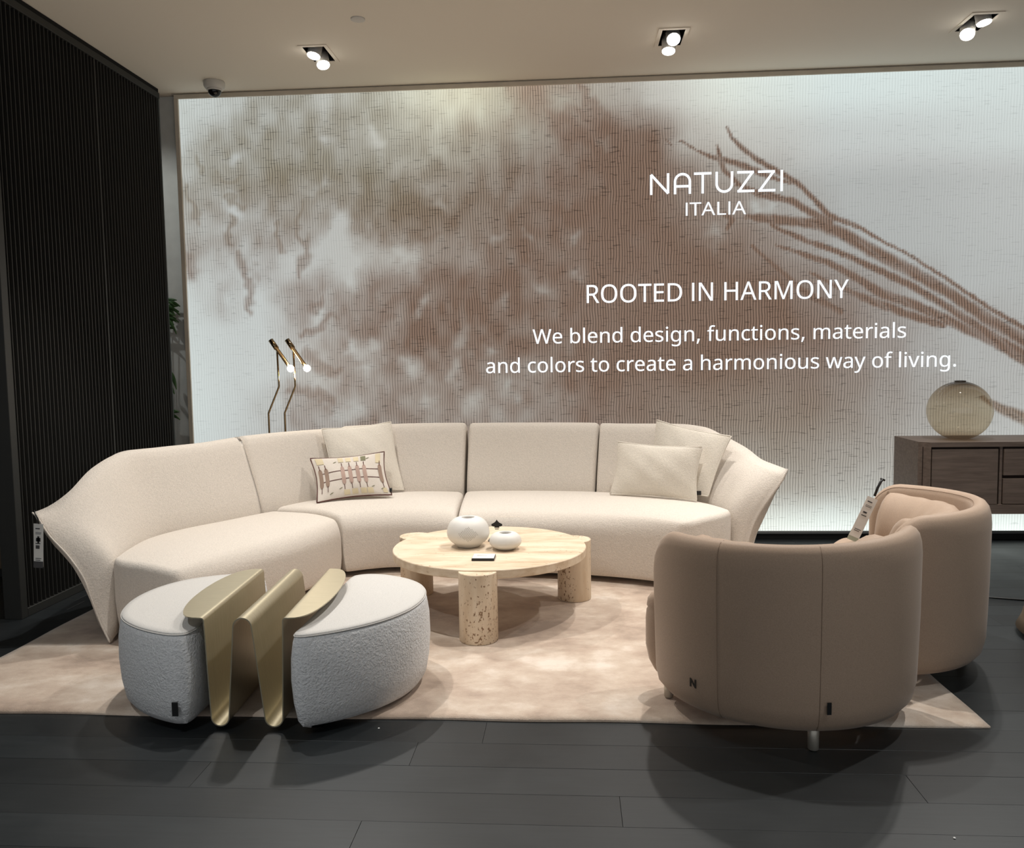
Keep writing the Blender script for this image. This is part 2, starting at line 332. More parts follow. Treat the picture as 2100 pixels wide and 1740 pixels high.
LV = np.array([[222, 212, 205, 232, 195, 200, 238, 232, 226], [218, 208, 200, 228, 182, 188, 228, 228, 222], [208, 200, 190, 206, 176, 178, 196, 205, 214],
               [206, 198, 188, 184, 172, 176, 180, 182, 192], [212, 204, 190, 180, 172, 172, 174, 180, 186], [218, 206, 188, 180, 172, 172, 174, 182, 190],
               [216, 204, 190, 182, 174, 174, 186, 194, 200], [222, 216, 212, 208, 208, 210, 228, 236, 232]], float)
def bilin(gx, gz, G, x, z):
    gz_ = gz[::-1]; G_ = G[::-1]
    i = np.clip(np.searchsorted(gx, x) - 1, 0, len(gx) - 2); j = np.clip(np.searchsorted(gz_, z) - 1, 0, len(gz_) - 2)
    u = np.clip((x - gx[i]) / (gx[i + 1] - gx[i]), 0, 1); v = np.clip((z - gz_[j]) / (gz_[j + 1] - gz_[j]), 0, 1)
    u = u * u * (3 - 2 * u); v = v * v * (3 - 2 * v)
    return (G_[j, i] * (1 - u) + G_[j, i + 1] * u) * (1 - v) + (G_[j + 1, i] * (1 - u) + G_[j + 1, i + 1] * u) * v
def vnoise(x, z, s, seed):
    r = np.random.default_rng(seed).random((64, 64)); xx = x / s; zz = z / s
    i = np.floor(xx).astype(int); j = np.floor(zz).astype(int); u = xx - i; v = zz - j; u = u * u * (3 - 2 * u); v = v * v * (3 - 2 * v)
    g = lambda a, b: r[a % 64, b % 64]
    return (g(i, j) * (1 - u) + g(i + 1, j) * u) * (1 - v) + (g(i, j + 1) * (1 - u) + g(i + 1, j + 1) * u) * v
nx, nz = 560, 262
gx = np.linspace(X0, X1, nx); gz = np.linspace(Z0, Z1, nz); GX, GZ = np.meshgrid(gx, gz)
wx = GX + .10 * (vnoise(GX, GZ, .22, 1) - .5) + .04 * (vnoise(GX, GZ, .07, 2) - .5); wz = GZ + .10 * (vnoise(GX, GZ, .22, 3) - .5) + .04 * (vnoise(GX, GZ, .08, 4) - .5)
d = bilin(DXs, DZs, D, wx, wz) * (1.12 + .28 * np.clip((GZ - 1.9) / .4, 0, 1) * np.clip((-.2 - GX) / .5, 0, 1))
left = 1 / (1 + np.exp((GX - .2) / .25))
fn = (vnoise(GX, GZ * .8, .10, 5) - .5) * .34 + (vnoise(GX, GZ * .6, .05, 6) - .5) * .2
d = d + left * fn * np.clip(d * 3, .1, 1) + (1 - left) * (vnoise(GX, GZ, .16, 7) - .5) * .1 * np.clip(d * 3, 0, 1)
def seg(x, z, a, b_):
    ax, az, ar = a; bx, bz, br = b_; L = (bx - ax) ** 2 + (bz - az) ** 2
    tt = np.clip(((x - ax) * (bx - ax) + (z - az) * (bz - az)) / max(L, 1e-9), 0, 1)
    return np.hypot(x - ax - tt * (bx - ax), z - az - tt * (bz - az)), ar + (br - ar) * tt
sx_ = GX + .10 * (vnoise(GX, GZ, .10, 8) - .5) + .04 * (vnoise(GX, GZ, .04, 18) - .5); sz_ = GZ + .12 * (vnoise(GX, GZ, .10, 9) - .5) + .05 * (vnoise(GX, GZ, .04, 19) - .5)
for cx_, cz_, r in LIGHT:
    d -= .42 * np.exp(-((sx_ - cx_) ** 2 + (sz_ - cz_) ** 2) / (2 * (r * .75) ** 2))
for line in DARK:
    mk = np.zeros_like(d)
    for a, b_ in zip(line[:-1], line[1:]):
        q, r = seg(sx_, sz_, a, b_); mk = np.maximum(mk, np.exp(-(q / r) ** 2 * .8))
    d = np.maximum(d, d * .4 + mk * (.55 if line[0][2] < .1 else .62))
d = np.clip(d, 0, 1)
strand = .75 + .5 * vnoise((GX * .78 + GZ) * 6, (GX - GZ * .78) * .6, .12, 11)
mk = np.zeros_like(d)
tx_ = GX + .005 * (vnoise(GX, GZ, .03, 12) - .5); tz_ = GZ + .010 * (vnoise(GX, GZ, .025, 13) - .5)
for line in STROKES:
    for a, b_ in zip(line[:-1], line[1:]):
        q, r = seg(tx_, tz_, a, b_); mk = np.maximum(mk, np.clip(1.25 - (q / (r * .70)) ** 2 * .75, 0, 1))
d = np.maximum(d, mk * .98 * np.clip(strand, 0, 1.0))
L = bilin(LXs, LZs, LV, GX, GZ)
dd = np.clip(d, 0, 1)[..., None]
wrm = np.clip((GX + 2.2) / 1.2, 0, 1) * np.clip(1 - (GX - 1.0) / .8, 0, 1)
topw = np.exp(-((GX + .6) / .7) ** 2) * np.clip((GZ - 2.5) / .6, 0, 1)
edge = np.clip((L - 195) / 40, 0, 1)
tint = np.stack([1.01 - .025 * (1 - wrm) - .04 * edge * (1 - topw), np.ones_like(L) * 1.0, 1.0 - .04 * wrm - .07 * topw - .012 * (1 - wrm)], -1)
pale = np.array([((L * tint[..., i] / 255 + .055) / 1.055) ** 2.4 for i in range(3)]).transpose(1, 2, 0)
olive = np.clip((GZ - 1.9) / .8, 0, 1) * np.clip((-GX - .1) / 1.2, 0, 1)
low = np.clip((1.3 - GZ) / .8, 0, 1) * np.clip((GX - .2) / 1.0, 0, 1)
br = np.array(s2l((141, 116, 100))); ol = np.array(s2l((152, 143, 122))); lo = np.array(s2l((160, 146, 129)))
dark = br[None, None] * (1 - olive[..., None]) + ol[None, None] * olive[..., None]
dark = dark * (1 - low[..., None]) + lo[None, None] * low[..., None]
boost = 1 + .9 * np.clip((GZ - 2.75) / .4, 0, 1) * np.exp(-((GX + .6) / .6) ** 2)
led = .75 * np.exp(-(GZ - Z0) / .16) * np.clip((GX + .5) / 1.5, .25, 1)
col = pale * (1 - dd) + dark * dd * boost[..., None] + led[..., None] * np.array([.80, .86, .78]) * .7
V = np.stack([GX, np.full_like(GX, WALL_Y - .032), GZ], -1).reshape(-1, 3)
idx = np.arange(nx * nz).reshape(nz, nx)
F = np.stack([idx[:-1, :-1], idx[:-1, 1:], idx[1:, 1:], idx[1:, :-1]], -1).reshape(-1, 4)
me = bpy.data.meshes.new('printed_fabric'); me.vertices.add(len(V)); me.vertices.foreach_set('co', (V - np.array([0, WALL_Y, .04])).ravel())
me.loops.add(F.size); me.loops.foreach_set('vertex_index', F.ravel()); me.polygons.add(len(F)); me.polygons.foreach_set('loop_start', np.arange(0, F.size, 4)); me.update(calc_edges=True)
ca = me.attributes.new('tone', 'FLOAT_COLOR', 'POINT'); ca.data.foreach_set('color', np.concatenate([col.reshape(-1, 3), np.ones((len(V), 1))], 1).ravel())
da = me.attributes.new('dens', 'FLOAT', 'POINT'); da.data.foreach_set('value', d.ravel())
me.materials.append(M['print']); o = bpy.data.objects.new('printed_fabric', me); C.objects.link(o); o.parent = lb

# lettering (Blender's own interface typeface, its built-in one if that is missing)
import os
FONT = None
try:
    fp = os.path.join(bpy.utils.system_resource('DATAFILES'), 'fonts', 'NotoSansHebrew-Regular.woff2')
    if os.path.exists(fp): FONT = bpy.data.fonts.load(fp)
except Exception: FONT = None
def text_mesh(name, s, x0, x1, zb, zc, y, parent, mat, bold=.0, ref='H', space=1.0, ext=.0015):
    """text from x0 to x1, baseline zb, cap height such that `ref` reaches zc; facing -Y"""
    cu = bpy.data.curves.new(name, 'FONT'); cu.body = s.replace('I', 'l') if s.isupper() else s; cu.size = 1; cu.font = FONT or cu.font; cu.offset = bold; cu.space_character = space; cu.extrude = 0
    o = bpy.data.objects.new(name, cu); C.objects.link(o); dg = bpy.context.evaluated_depsgraph_get(); dg.update()
    me = bpy.data.meshes.new_from_object(o.evaluated_get(dg)); n = len(me.vertices); a = np.zeros(n * 3); me.vertices.foreach_get('co', a); a = a.reshape(-1, 3)
    cu.body = ref; dg.update(); mr = bpy.data.meshes.new_from_object(o.evaluated_get(dg)); b = np.zeros(len(mr.vertices) * 3); mr.vertices.foreach_get('co', b); b = b.reshape(-1, 3)
    capz = b[:, 1].max()
    if s.isupper(): a[:, 1] = np.where(a[:, 1] > capz * 1.03, capz, a[:, 1])
    kx = (x1 - x0) / (a[:, 0].max() - a[:, 0].min()); kz = (zc - zb) / capz
    X = x0 + (a[:, 0] - a[:, 0].min()) * kx; Z = zb + a[:, 1] * kz
    fs = [tuple(p.vertices) for p in me.polygons]; bpy.data.objects.remove(o); 
    vs = [(X[i], y, Z[i]) for i in range(n)] + [(X[i], y + ext, Z[i]) for i in range(n)]
    ec = {}
    for f in fs:
        for a_, b_ in zip(f, f[1:] + f[:1]): ec[(a_, b_)] = 1
    side = [(a_, b_, b_ + n, a_ + n) for (a_, b_) in ec if (b_, a_) not in ec]
    F = [tuple(reversed(f)) for f in fs] + [tuple(i + n for i in f) for f in fs] + side
    # one object per letter: gather connected islands, merge dots with their stems
    par = list(range(n))
    def find(i):
        while par[i] != i: par[i] = par[par[i]]; i = par[i]
        return i
    for f in fs:
        for q in f[1:]: par[find(q)] = find(f[0])
    isl = {}
    for i in range(n): isl.setdefault(find(i), []).append(i)
    spans = sorted([[min(X[i] for i in v), max(X[i] for i in v), [k]] for k, v in isl.items()])
    grp = []
    for a_, b_, ks in spans:
        if grp and min(grp[-1][1], b_) - max(grp[-1][0], a_) > .6 * min(b_ - a_, grp[-1][1] - grp[-1][0]): grp[-1][1] = max(grp[-1][1], b_); grp[-1][2] += ks
        else: grp.append([a_, b_, ks])
    for _, _, ks in grp:
        keep = set(i for k in ks for i in isl[k]); keep |= {i + n for i in keep}; order = sorted(keep); mp = {v: i for i, v in enumerate(order)}
        r = obj('letter', [vs[i] for i in order], [tuple(mp[i] for i in f) for f in F if f[0] in keep], mat, parent, False); fix_normals(r)
YL = WALL_Y - .037
text_mesh('lettering', 'ROOTED IN HARMONY', .121, 1.897, 1.672, 1.796, YL, lb, M['letter'], 0)
text_mesh('lettering', 'We blend design, functions, materials', -.259, 2.283, 1.396, 1.496, YL, lb, M['letter'], .0)
text_mesh('lettering', 'and colors to create a harmonious way of living.', -.591, 2.617, 1.195, 1.302, YL, lb, M['letter'], .0, 'd')
text_mesh('lettering', 'ITALIA', .801, 1.207, 2.252, 2.340, YL, lb, M['letter'], 0)
# the logo word: rounded monoline letters
def ribbon(pts, w, closed=False):
    """flat stroke with round-ish ends in the XZ plane"""
    P = [np.array(p, float) for p in pts]; Lf = []; Rt = []
    for i, p in enumerate(P):
        if i == 0: dv = P[1] - p
        elif i == len(P) - 1: dv = p - P[-2]
        else:
            a = (p - P[i - 1]) / np.linalg.norm(p - P[i - 1]); b = (P[i + 1] - p) / np.linalg.norm(P[i + 1] - p); dv = a + b
        dv = dv / np.linalg.norm(dv); nn = np.array([-dv[1], dv[0]]); kk = 1
        if 0 < i < len(P) - 1:
            a = (p - P[i - 1]) / np.linalg.norm(p - P[i - 1]); kk = min(1.6, 1 / max(.3, abs(nn[0] * -a[1] + nn[1] * a[0])))
        Lf.append(p + nn * w / 2 * kk); Rt.append(p - nn * w / 2 * kk)
    ring = Lf + Rt[::-1]; n = len(P); N = 2 * n
    vs = [(q[0], YL, q[1]) for q in ring] + [(q[0], YL + .003, q[1]) for q in ring]
    fs = [(i, i + 1, N - 2 - i, N - 1 - i) for i in range(n - 1)]; fb = [tuple(j + N for j in f[::-1]) for f in fs]
    sd = [(i, (i + 1) % N, (i + 1) % N + N, i + N) for i in range(N)]
    return vs, fs + fb + sd
x0l, x1l, zb, zt = .559, 1.457, 2.399, 2.541; W = .0165; hw = W / 2
def sx(u): return x0l + (u - 268) / (1708 - 268) * (x1l - x0l)
def mapz(px, pz): return zb + pz * (zt - zb)
def arc(cx, cz, rx, rz, a0, a1, n=14): return [(cx + rx * math.cos(math.radians(a0 + (a1 - a0) * i / n)), cz + rz * math.sin(math.radians(a0 + (a1 - a0) * i / n))) for i in range(n + 1)]
lo_, hi_ = zb + hw, zt - hw
letters = []
a, b = sx(268) + hw, sx(478) - hw; letters.append([[(a, zb), (a, hi_), ], [(a - .001, hi_ + .002), (b + .001, lo_ - .002)], [(b, lo_), (b, zt)]])
a, b = sx(527) + hw, sx(714) - hw; cc = (a + b) / 2; R = (b - a) / 2
letters.append([[(a, zb)] + arc(cc, hi_ - R, R, R, 180, 0) + [(b, zb)], [(a, zb + .052), (b, zb + .052)]])
a, b = sx(745), sx(934); letters.append([[(a, hi_), (b, hi_)], [((a + b) / 2, zb), ((a + b) / 2, hi_)]])
a, b = sx(977) + hw, sx(1168) - hw; cc = (a + b) / 2; R = (b - a) / 2
letters.append([[(a, zt)] + arc(cc, lo_ + R, R, R, 180, 360) + [(b, zt)]])
for q0, q1 in ((1210, 1396), (1432, 1620)):
    a, b = sx(q0), sx(q1); letters.append([[(a, hi_), (b - .004, hi_)], [(b - .012, hi_ + .001), (a + .012, lo_ - .001)], [(a + .002, lo_), (b, lo_)]])
a = sx(1663) + hw; a2 = sx(1686); letters.append([[(a2, zb), (a2, zt)]])
for s_ in letters:
    r = obj('letter', *join([ribbon(q, W) for q in s_]), M['letter'], lb, False)

# ------------------------------------------------------------------ slatted screen, left
XS = -2.82
sc_ = thing('slatted_screen', 'tall dark vertical-slat screen standing at left behind the sofa', 'screen', (XS, 4.02, 0))
obj('post', *box(XS - .09, XS + .004, 3.985, 4.035, 0, CEIL - .03, .002), M['darkframe'], sc_, False)
obj('post', *box(XS - .045, XS, 5.715, 5.735, .0, CEIL - .03, .002), M['darkframe'], sc_, False)
obj('top_rail', *box(XS - .045, XS + .004, 4.035, 5.735, 3.125, CEIL - .03, .002), M['darkframe'], sc_, False)
obj('top_rail', *box(XS - .04, XS - .004, 4.0, 5.735, CEIL - .03, CEIL - .002), M['slatback'], sc_, False, label='black strip giving painted shade to the gap under the ceiling')  # fills the open gap above the rail; its black stands for the shade there
obj('bottom_rail', *box(XS - .045, XS + .004, 4.035, 5.735, 0, .045, .002), M['darkframe'], sc_, False)
obj('backing_panel', *box(XS - .068, XS - .058, 4.035, 5.715, .045, 3.125), M['slatback'], sc_, False)
n = 49
for i in range(n):
    yy = 4.055 + i * (5.70 - 4.055) / (n - 1)
    wdt = .0030 if i != 26 else .007
    if i == 0:
        v, f = box(-.035, 0, -.0045, .0045, .045, 3.125, .001)
    o = obj('slat', *box(XS - .058, XS, yy - wdt, yy + wdt * .8, .045, 3.125, .0012), M['slat'], sc_, False)
# brown panelled unit beyond the screen
bw = thing('panelled_partition', 'brown upholstered panel partition seen past the screen, far left', 'partition', (-4.0, 4.9, 0))
obj('plinth', *box(-4.9, -3.42, 4.82, 4.95, 0, .045), M['skirt'], bw, False)
for zz0, zz1 in ((.05, .46), (.47, .88), (.89, 1.3)):
    for xx0, xx1 in ((-4.9, -4.17), (-4.16, -3.42)):
        obj('panel', *box(xx0, xx1, 4.80, 4.95, zz0, zz1, .006), M['brownpanel'], bw, False)

# ------------------------------------------------------------------ ceiling fittings
def head(parent, c, d, r=.042, ln=.11):
    d = Vector(d).normalized(); c = Vector(c)
    o = obj('lamp_head', *tube([c - d * ln, c - d * (ln * .5), c - d * .006, c], [r * .96, r, r, r * .97], 24), M['white'], parent)
    fins = []
    q = d.to_track_quat('Z', 'Y')
    for k in range(10):
        a = 2 * PI * k / 10; u = q @ Vector((math.cos(a), math.sin(a), 0)); p0 = c - d * ln * .98 + u * r; fins.append(tube([p0, p0 + d * .035], .004, 5))
    obj('cooling_fin', *join(fins), M['black'], o, kind='stuff')
    obj('lit_face', *tube([c + d * .0005, c + d * .006, c + d * .011], [r * .93, r * .9, r * .6], 24), M['lamp_face'], o)
    return c + d * .03
places = ['leftmost of the three, near the camera dome', 'middle one above the logo', 'rightmost of the three, above the cabinet']
aims = [[(( -.02, -.045, -.026), (-.15, -.25, -1)), ((.012, .045, -.052), (.25, -.35, -1))],
        [((.006, -.045, -.028), (-.02, -.85, -1)), ((-.012, .05, -.06), (-.05, -.25, -1))],
        [((-.035, .03, -.055), (-.35, -.7, -1)), ((.02, -.05, -.022), (.12, -.15, -1))]]
tg = [[(-1.9, 4.3, .4), (-.9, 4.4, .4)], [(-.2, 4.5, .4), (.3, 4.9, .5)], [(1.6, 3.6, .5), (2.2, 4.6, .3)]]
for (fx, fy), pl, am, tt in zip(FIX, places, aims, tg):
    f = thing('recessed_spotlight', 'recessed square twin spotlight in ceiling, ' + pl, 'spotlight', (fx, fy, CEIL), 'recessed twin spotlights in the ceiling')
    e = .03; z0_, z1_ = CEIL - .004, CEIL
    ox, oy = HX + .022, HY + .022
    obj('trim_frame', *join([box(fx - ox, fx + ox, fy - oy, fy - HY + .001, z0_, z1_), box(fx - ox, fx + ox, fy + HY - .001, fy + oy, z0_, z1_),
        box(fx - ox, fx - HX + .001, fy - HY, fy + HY, z0_, z1_), box(fx + HX - .001, fx + ox, fy - HY, fy + HY, z0_, z1_)]), M['ceil'], f, False)
    obj('housing', *join([box(fx - HX - .012, fx - HX + .001, fy - HY, fy + HY, CEIL - .002, CEIL + .16), box(fx + HX - .001, fx + HX + .012, fy - HY, fy + HY, CEIL - .002, CEIL + .16),
        box(fx - HX, fx + HX, fy - HY - .012, fy - HY + .001, CEIL - .002, CEIL + .16), box(fx - HX, fx + HX, fy + HY - .001, fy + HY + .012, CEIL - .002, CEIL + .16),
        box(fx - HX, fx + HX, fy - HY, fy + HY, CEIL + .15, CEIL + .16)]), M['black'], f, False)
    for (off, dr), tgt in zip(am, tt):
        p = head(f, (fx + off[0], fy + off[1], CEIL + off[2]), dr)
        spot(p, tgt, LAMP_ROW_BACK, 88, .7)
# further fittings of the same ceiling grid, above and behind the camera
for X_ in (-1.5, .62, 2.4):
    spot((X_ , 3.75, CEIL - .02), (X_ * .92 - .1, 3.55, 0), LAMP_ROW_MID, 96, .8)
spot((-1.6, .9, CEIL - .02), (-1.2, 3.0, .2), LAMP_ROW_NEAR * 1.3, 50, .8, (.93, .97, 1))
spot((2.1, 1.2, CEIL - .02), (2.1, 2.3, 0), LAMP_ROW_NEAR, 80, .8, (.95, .98, 1))
spot((-3.5, 4.9, CEIL - .02), (-2.9, 5.89, 1.6), 30, 80, .6, (.95, 1, .98))

cm = thing('dome_security_camera', 'small white dome security camera under the ceiling near mural corner', 'camera', (-2.383, 5.64, CEIL))
cz = CEIL
obj('housing', *lathe([(0, 0), (.068, 0), (.07, -.004), (.07, -.03), (.062, -.045), (.05, -.05), (0, -.05)], (-2.383, 5.64, cz)), M['white'], cm)
obj('trim_ring', *lathe([(.05, -.05), (.052, -.056), (.046, -.062), (.04, -.056)], (-2.383, 5.64, cz)), M['white'], cm)
obj('dome', *lathe([(.043, -.055), (.043, -.06)] + [(.043 * math.cos(a), -.06 - .043 * math.sin(a)) for a in np.linspace(.1, PI / 2 - .02, 9)], (-2.383, 5.64, cz)), plain('dark_dome_plastic', (20, 20, 22), .12), cm)
dc = obj('ceiling_cap', *lathe([(0, -.007), (.038, -.007), (.040, -.006), (.040, 0)], (-1.158, 4.72, CEIL), 40), M['white'], None); dc.location = (0, 0, 0)
tag(dc, 'small round white sprinkler cover plate flush on the ceiling', 'cover plate')

# ------------------------------------------------------------------ rug
rg_ = []
RX0, RX1, RY0, RY1, RT = -2.535, 1.432, 2.878, 5.18, .014
nxr, nyr = 120, 70; vs = []; fs = []
for j in range(nyr + 1):
    for i in range(nxr + 1):
        u, v = i / nxr, j / nyr
        x = RX0 + (RX1 - RX0) * u; y = RY0 + (RY1 - RY0) * v
        e = min(u * (RX1 - RX0), (1 - u) * (RX1 - RX0), v * (RY1 - RY0), (1 - v) * (RY1 - RY0))
        wob = .004 * math.sin(x * 9) * (1 if j in (0, nyr) else 0) + .003 * math.sin(y * 11) * (1 if i in (0, nxr) else 0)
        vs.append((x + (wob if i in (0, nxr) else 0), y + (wob if j in (0, nyr) else 0), RT - .0016 - (.004 if e < .001 else 0) + .0012 * math.sin(x * 6 + y * 3)))
for j in range(nyr):
    for i in range(nxr):
        a = j * (nxr + 1) + i; fs.append((a, a + 1, a + nxr + 2, a + nxr + 1))
bd = [i for i in range(nxr)] + [nxr + j * (nxr + 1) for j in range(nyr)] + [nyr * (nxr + 1) + nxr - i for i in range(nxr)] + [(nyr - j) * (nxr + 1) for j in range(nyr)]
nb = len(vs); vs += [(vs[i][0], vs[i][1], .0005) for i in bd]
fs += [(bd[k], nb + k, nb + (k + 1) % len(bd), bd[(k + 1) % len(bd)]) for k in range(len(bd))]
rug = obj('area_rug', vs, fs, M['rug'], None); tag(rug, 'large beige silky viscose rug under the sofa and coffee table', 'rug')

# ================================================================== SECTIONAL SOFA
sofa = thing('sectional_sofa', 'large curved cream boucle sectional sofa with flared wing arms', 'sofa', (-.7, 4.9, RT))
J = [(-2.12, 3.64), (-2.16, 3.85), (-2.19, 4.1), (-2.12, 4.32), (-1.98, 4.55), (-1.86, 4.78), (-1.72, 5.03), (-1.58, 5.19), (-1.35, 5.36), (-1.1, 5.46), (-.86, 5.49), (-.5, 5.48), (.03, 5.43), (.25, 5.37), (.5, 5.27), (.70, 5.12), (.82, 4.96), (.88, 4.84), (.91, 4.74)]
def pil(v, r):
    return 0 if v >= r else r - math.sqrt(max(0, r * r - (r - v) ** 2))
def cluster(n, L, r):
    a = [0, .03, .1, .2, .35, .55, .8, 1.0]
    e = [r * q for q in a]; mid = list(np.linspace(r, L - r, max(3, n)))[1:-1]
    return [x / L for x in e + mid + [L - q for q in e[::-1]]]
def seat(name, back, front, s0, s1, ztop=.41, zb=.05, rf=.085, rs=.03, rb=.03, crown=.025):
    B = cr(back, 60); Fp = cr(front, 60); S0 = cr(s0, 30); S1 = cr(s1, 30)
    B, Fp, S0, S1 = map(np.array, (B, Fp, S0, S1))
    Lu = np.linalg.norm(np.diff((B + Fp) / 2, axis=0), axis=1).sum(); Lv = np.linalg.norm(B[30] - Fp[30])
    us = cluster(30, Lu, rs); a = [0, .03, .1, .2, .35, .55, .8, 1.0]
    vs_ = [rb * q / Lv for q in a] + list(np.linspace(rb, Lv - rf, 22)[1:-1] / Lv) + [1 - rf * q / Lv for q in a[::-1]]
    def at(A, t): t = t * (len(A) - 1); i = min(int(t), len(A) - 2); return A[i] + (A[i + 1] - A[i]) * (t - i)
    V = []
    def P(u, v):
        b_, f_, c0, c1 = at(B, u), at(Fp, u), at(S0, v), at(S1, v)
        return (1 - v) * b_ + v * f_ + (1 - u) * c0 + u * c1 - ((1 - u) * (1 - v) * B[0] + u * (1 - v) * B[-1] + (1 - u) * v * Fp[0] + u * v * Fp[-1])
    for v in vs_:
        for u in us:
            p = P(u, v); du = min(u, 1 - u) * Lu
            z = ztop + crown * math.sin(PI * min(1, v * 1.0)) ** .7 * (1 - (2 * u - 1) ** 4) + .012 * (1 - v)
            z -= pil(du, rs) + pil(v * Lv, rb) * .6 + pil((1 - v) * Lv, rf) + .035 * max(0, (v - .45) / .55) ** 2
            V.append((p[0], p[1], z))
    n, mrow = len(us), len(vs_); F = [(j * n + i, (j + 1) * n + i, (j + 1) * n + i + 1, j * n + i + 1) for j in range(mrow - 1) for i in range(n - 1)]
    bd = list(range(n)) + [j * n + n - 1 for j in range(1, mrow)] + [(mrow - 1) * n + i for i in range(n - 2, -1, -1)] + [j * n for j in range(mrow - 2, 0, -1)]
    cen = np.mean([V[i][:2] for i in bd], axis=0); prev = bd
    for k, zf in enumerate((.75, .5, .25, .08, .0, 0)):
        cur = []
        for i in bd:
            x, y, z = V[i]; zz = zb + (z - zb) * zf; ins = (.0, .0, .006, .012, .022, .05)[k]
            dv = np.array([cen[0] - x, cen[1] - y]); dv = dv / np.linalg.norm(dv)
            V.append((x + dv[0] * ins, y + dv[1] * ins, zz - (.0 if k < 5 else .004))); cur.append(len(V) - 1)
        F += [(prev[q], prev[(q + 1) % len(bd)], cur[(q + 1) % len(bd)], cur[q]) for q in range(len(bd))]; prev = cur
    F.append(tuple(prev[::-1]))
    o = obj(name, V, F, M['cream'], sofa); fix_normals(o); return o
seat('seat', [(-2.125, 3.66), (-2.165, 3.85), (-2.19, 4.1), (-2.12, 4.33), (-1.98, 4.56), (-1.85, 4.80), (-1.80, 4.88)],
     [(-1.755, 3.585), (-1.69, 3.72), (-1.60, 3.95), (-1.49, 4.20), (-1.42, 4.40), (-1.375, 4.57), (-1.352, 4.735)],
     [(-2.125, 3.66), (-2.06, 3.615), (-1.93, 3.575), (-1.82, 3.565), (-1.755, 3.585)], [(-1.80, 4.88), (-1.6, 4.84), (-1.42, 4.79), (-1.352, 4.735)], ztop=.385)
seat('seat', [(-1.80, 4.90), (-1.70, 5.06), (-1.57, 5.20), (-1.35, 5.36), (-1.1, 5.455), (-.86, 5.48), (-.72, 5.47)],
     [(-1.342, 4.748), (-1.19, 4.82), (-1.03, 4.858), (-.85, 4.85), (-.683, 4.825)],
     [(-1.80, 4.90), (-1.6, 4.857), (-1.42, 4.80), (-1.342, 4.748)], [(-.72, 5.47), (-.70, 5.15), (-.683, 4.825)], ztop=.402, crown=.03)
seat('seat', [(-.708, 5.47), (-.5, 5.475), (.03, 5.425), (.25, 5.365), (.5, 5.265), (.69, 5.125), (.805, 4.965), (.87, 4.84), (.905, 4.745)],
     [(-.673, 4.823), (-.44, 4.785), (.02, 4.70), (.28, 4.64), (.44, 4.585), (.57, 4.525)],
     [(-.708, 5.47), (-.69, 5.15), (-.673, 4.823)], [(.905, 4.745), (.85, 4.66), (.76, 4.58), (.66, 4.525), (.57, 4.525)], ztop=.405, crown=.034)

INN = [(.05, .05), (.02, .06), (0, .2), (0, .36), (0, .42), (.02, .5), (.048, .58), (.08, .66), (.11, .74), (.135, .80), (.152, .833), (.172, .852)]
OUT = [(.198, .858), (.225, .852), (.247, .832), (.262, .78), (.272, .68), (.278, .55), (.28, .4), (.28, .25), (.275, .12), (.265, .06), (.24, .05)]
PROF = INN + OUT
def std_ring(p, nrm, dz=0, sh=0, tilt=1):
    out = []
    for o_, z in PROF:
        zz = z if z < .42 else .42 + (z - .42) * (1 + dz)
        oo = o_
        out.append(np.array([p[0] + nrm[0] * (oo + sh), p[1] + nrm[1] * (oo + sh), zz]))
    return np.array(out)
def custom_ring(inner, ridge, outer):
    """inner: bottom->top points, ridge point, outer: top->bottom points"""
    a = cr(inner + [ridge], len(INN) + 1)[:-1]; b_ = cr([ridge] + outer, len(OUT) + 1)[1:]
    b_ = [ridge] + b_[:-2] + [b_[-1]]
    return np.array([np.array(q) for q in a] + [np.array(q) for q in b_][:len(OUT)])
def resample_keys(keys, n):
    """interpolate rings: keys = list of (P,3) arrays"""
    K = np.array(keys); A = np.array([cr([tuple(K[k, j]) for k in range(len(K))], n) for j in range(K.shape[1])])
    return [A[:, i, :] for i in range(n)]
def inset(ring, sdir, dd):
    n = len(ring); out = []
    ctr = ring.mean(0)
    for j in range(n):
        tg_ = ring[(j + 1) % n] - ring[j - 1]; nn = np.cross(tg_, sdir); nn /= (np.linalg.norm(nn) + 1e-9)
        if np.dot(nn, ctr - ring[j]) < 0 and True: nn = -nn
        out.append(ring[j] + nn * dd)
    return np.array(out)
def back(name, rings, r0=.03, r1=.03, label=None):
    rings = [np.array(r) for r in rings]
    def ends(ring, nxt, r):
        dvec = (nxt - ring).mean(0); dvec /= np.linalg.norm(dvec); out = []
        for q in (0, .12, .3, .55, .85):
            h = r * (1 - math.sqrt(max(0, 1 - (1 - q) ** 2)))
            out.append(inset(ring, dvec, h) + dvec * (r * q - 0))
        return out
    R = ends(rings[0], rings[1], r0) + [r for r in rings[1:-1]] + ends(rings[-1], rings[-2], r1)[::-1]
    V, F = loft([list(map(tuple, r)) for r in R], True, True)
    o = obj(name, V, F, M['cream'], sofa, label=label); fix_normals(o); return o
def jn(P, n):
    c = np.array(cr(P, n)); tg_ = np.gradient(c, axis=0); tg_ /= np.linalg.norm(tg_, axis=1)[:, None]
    return c, np.stack([-tg_[:, 1], tg_[:, 0]], 1)
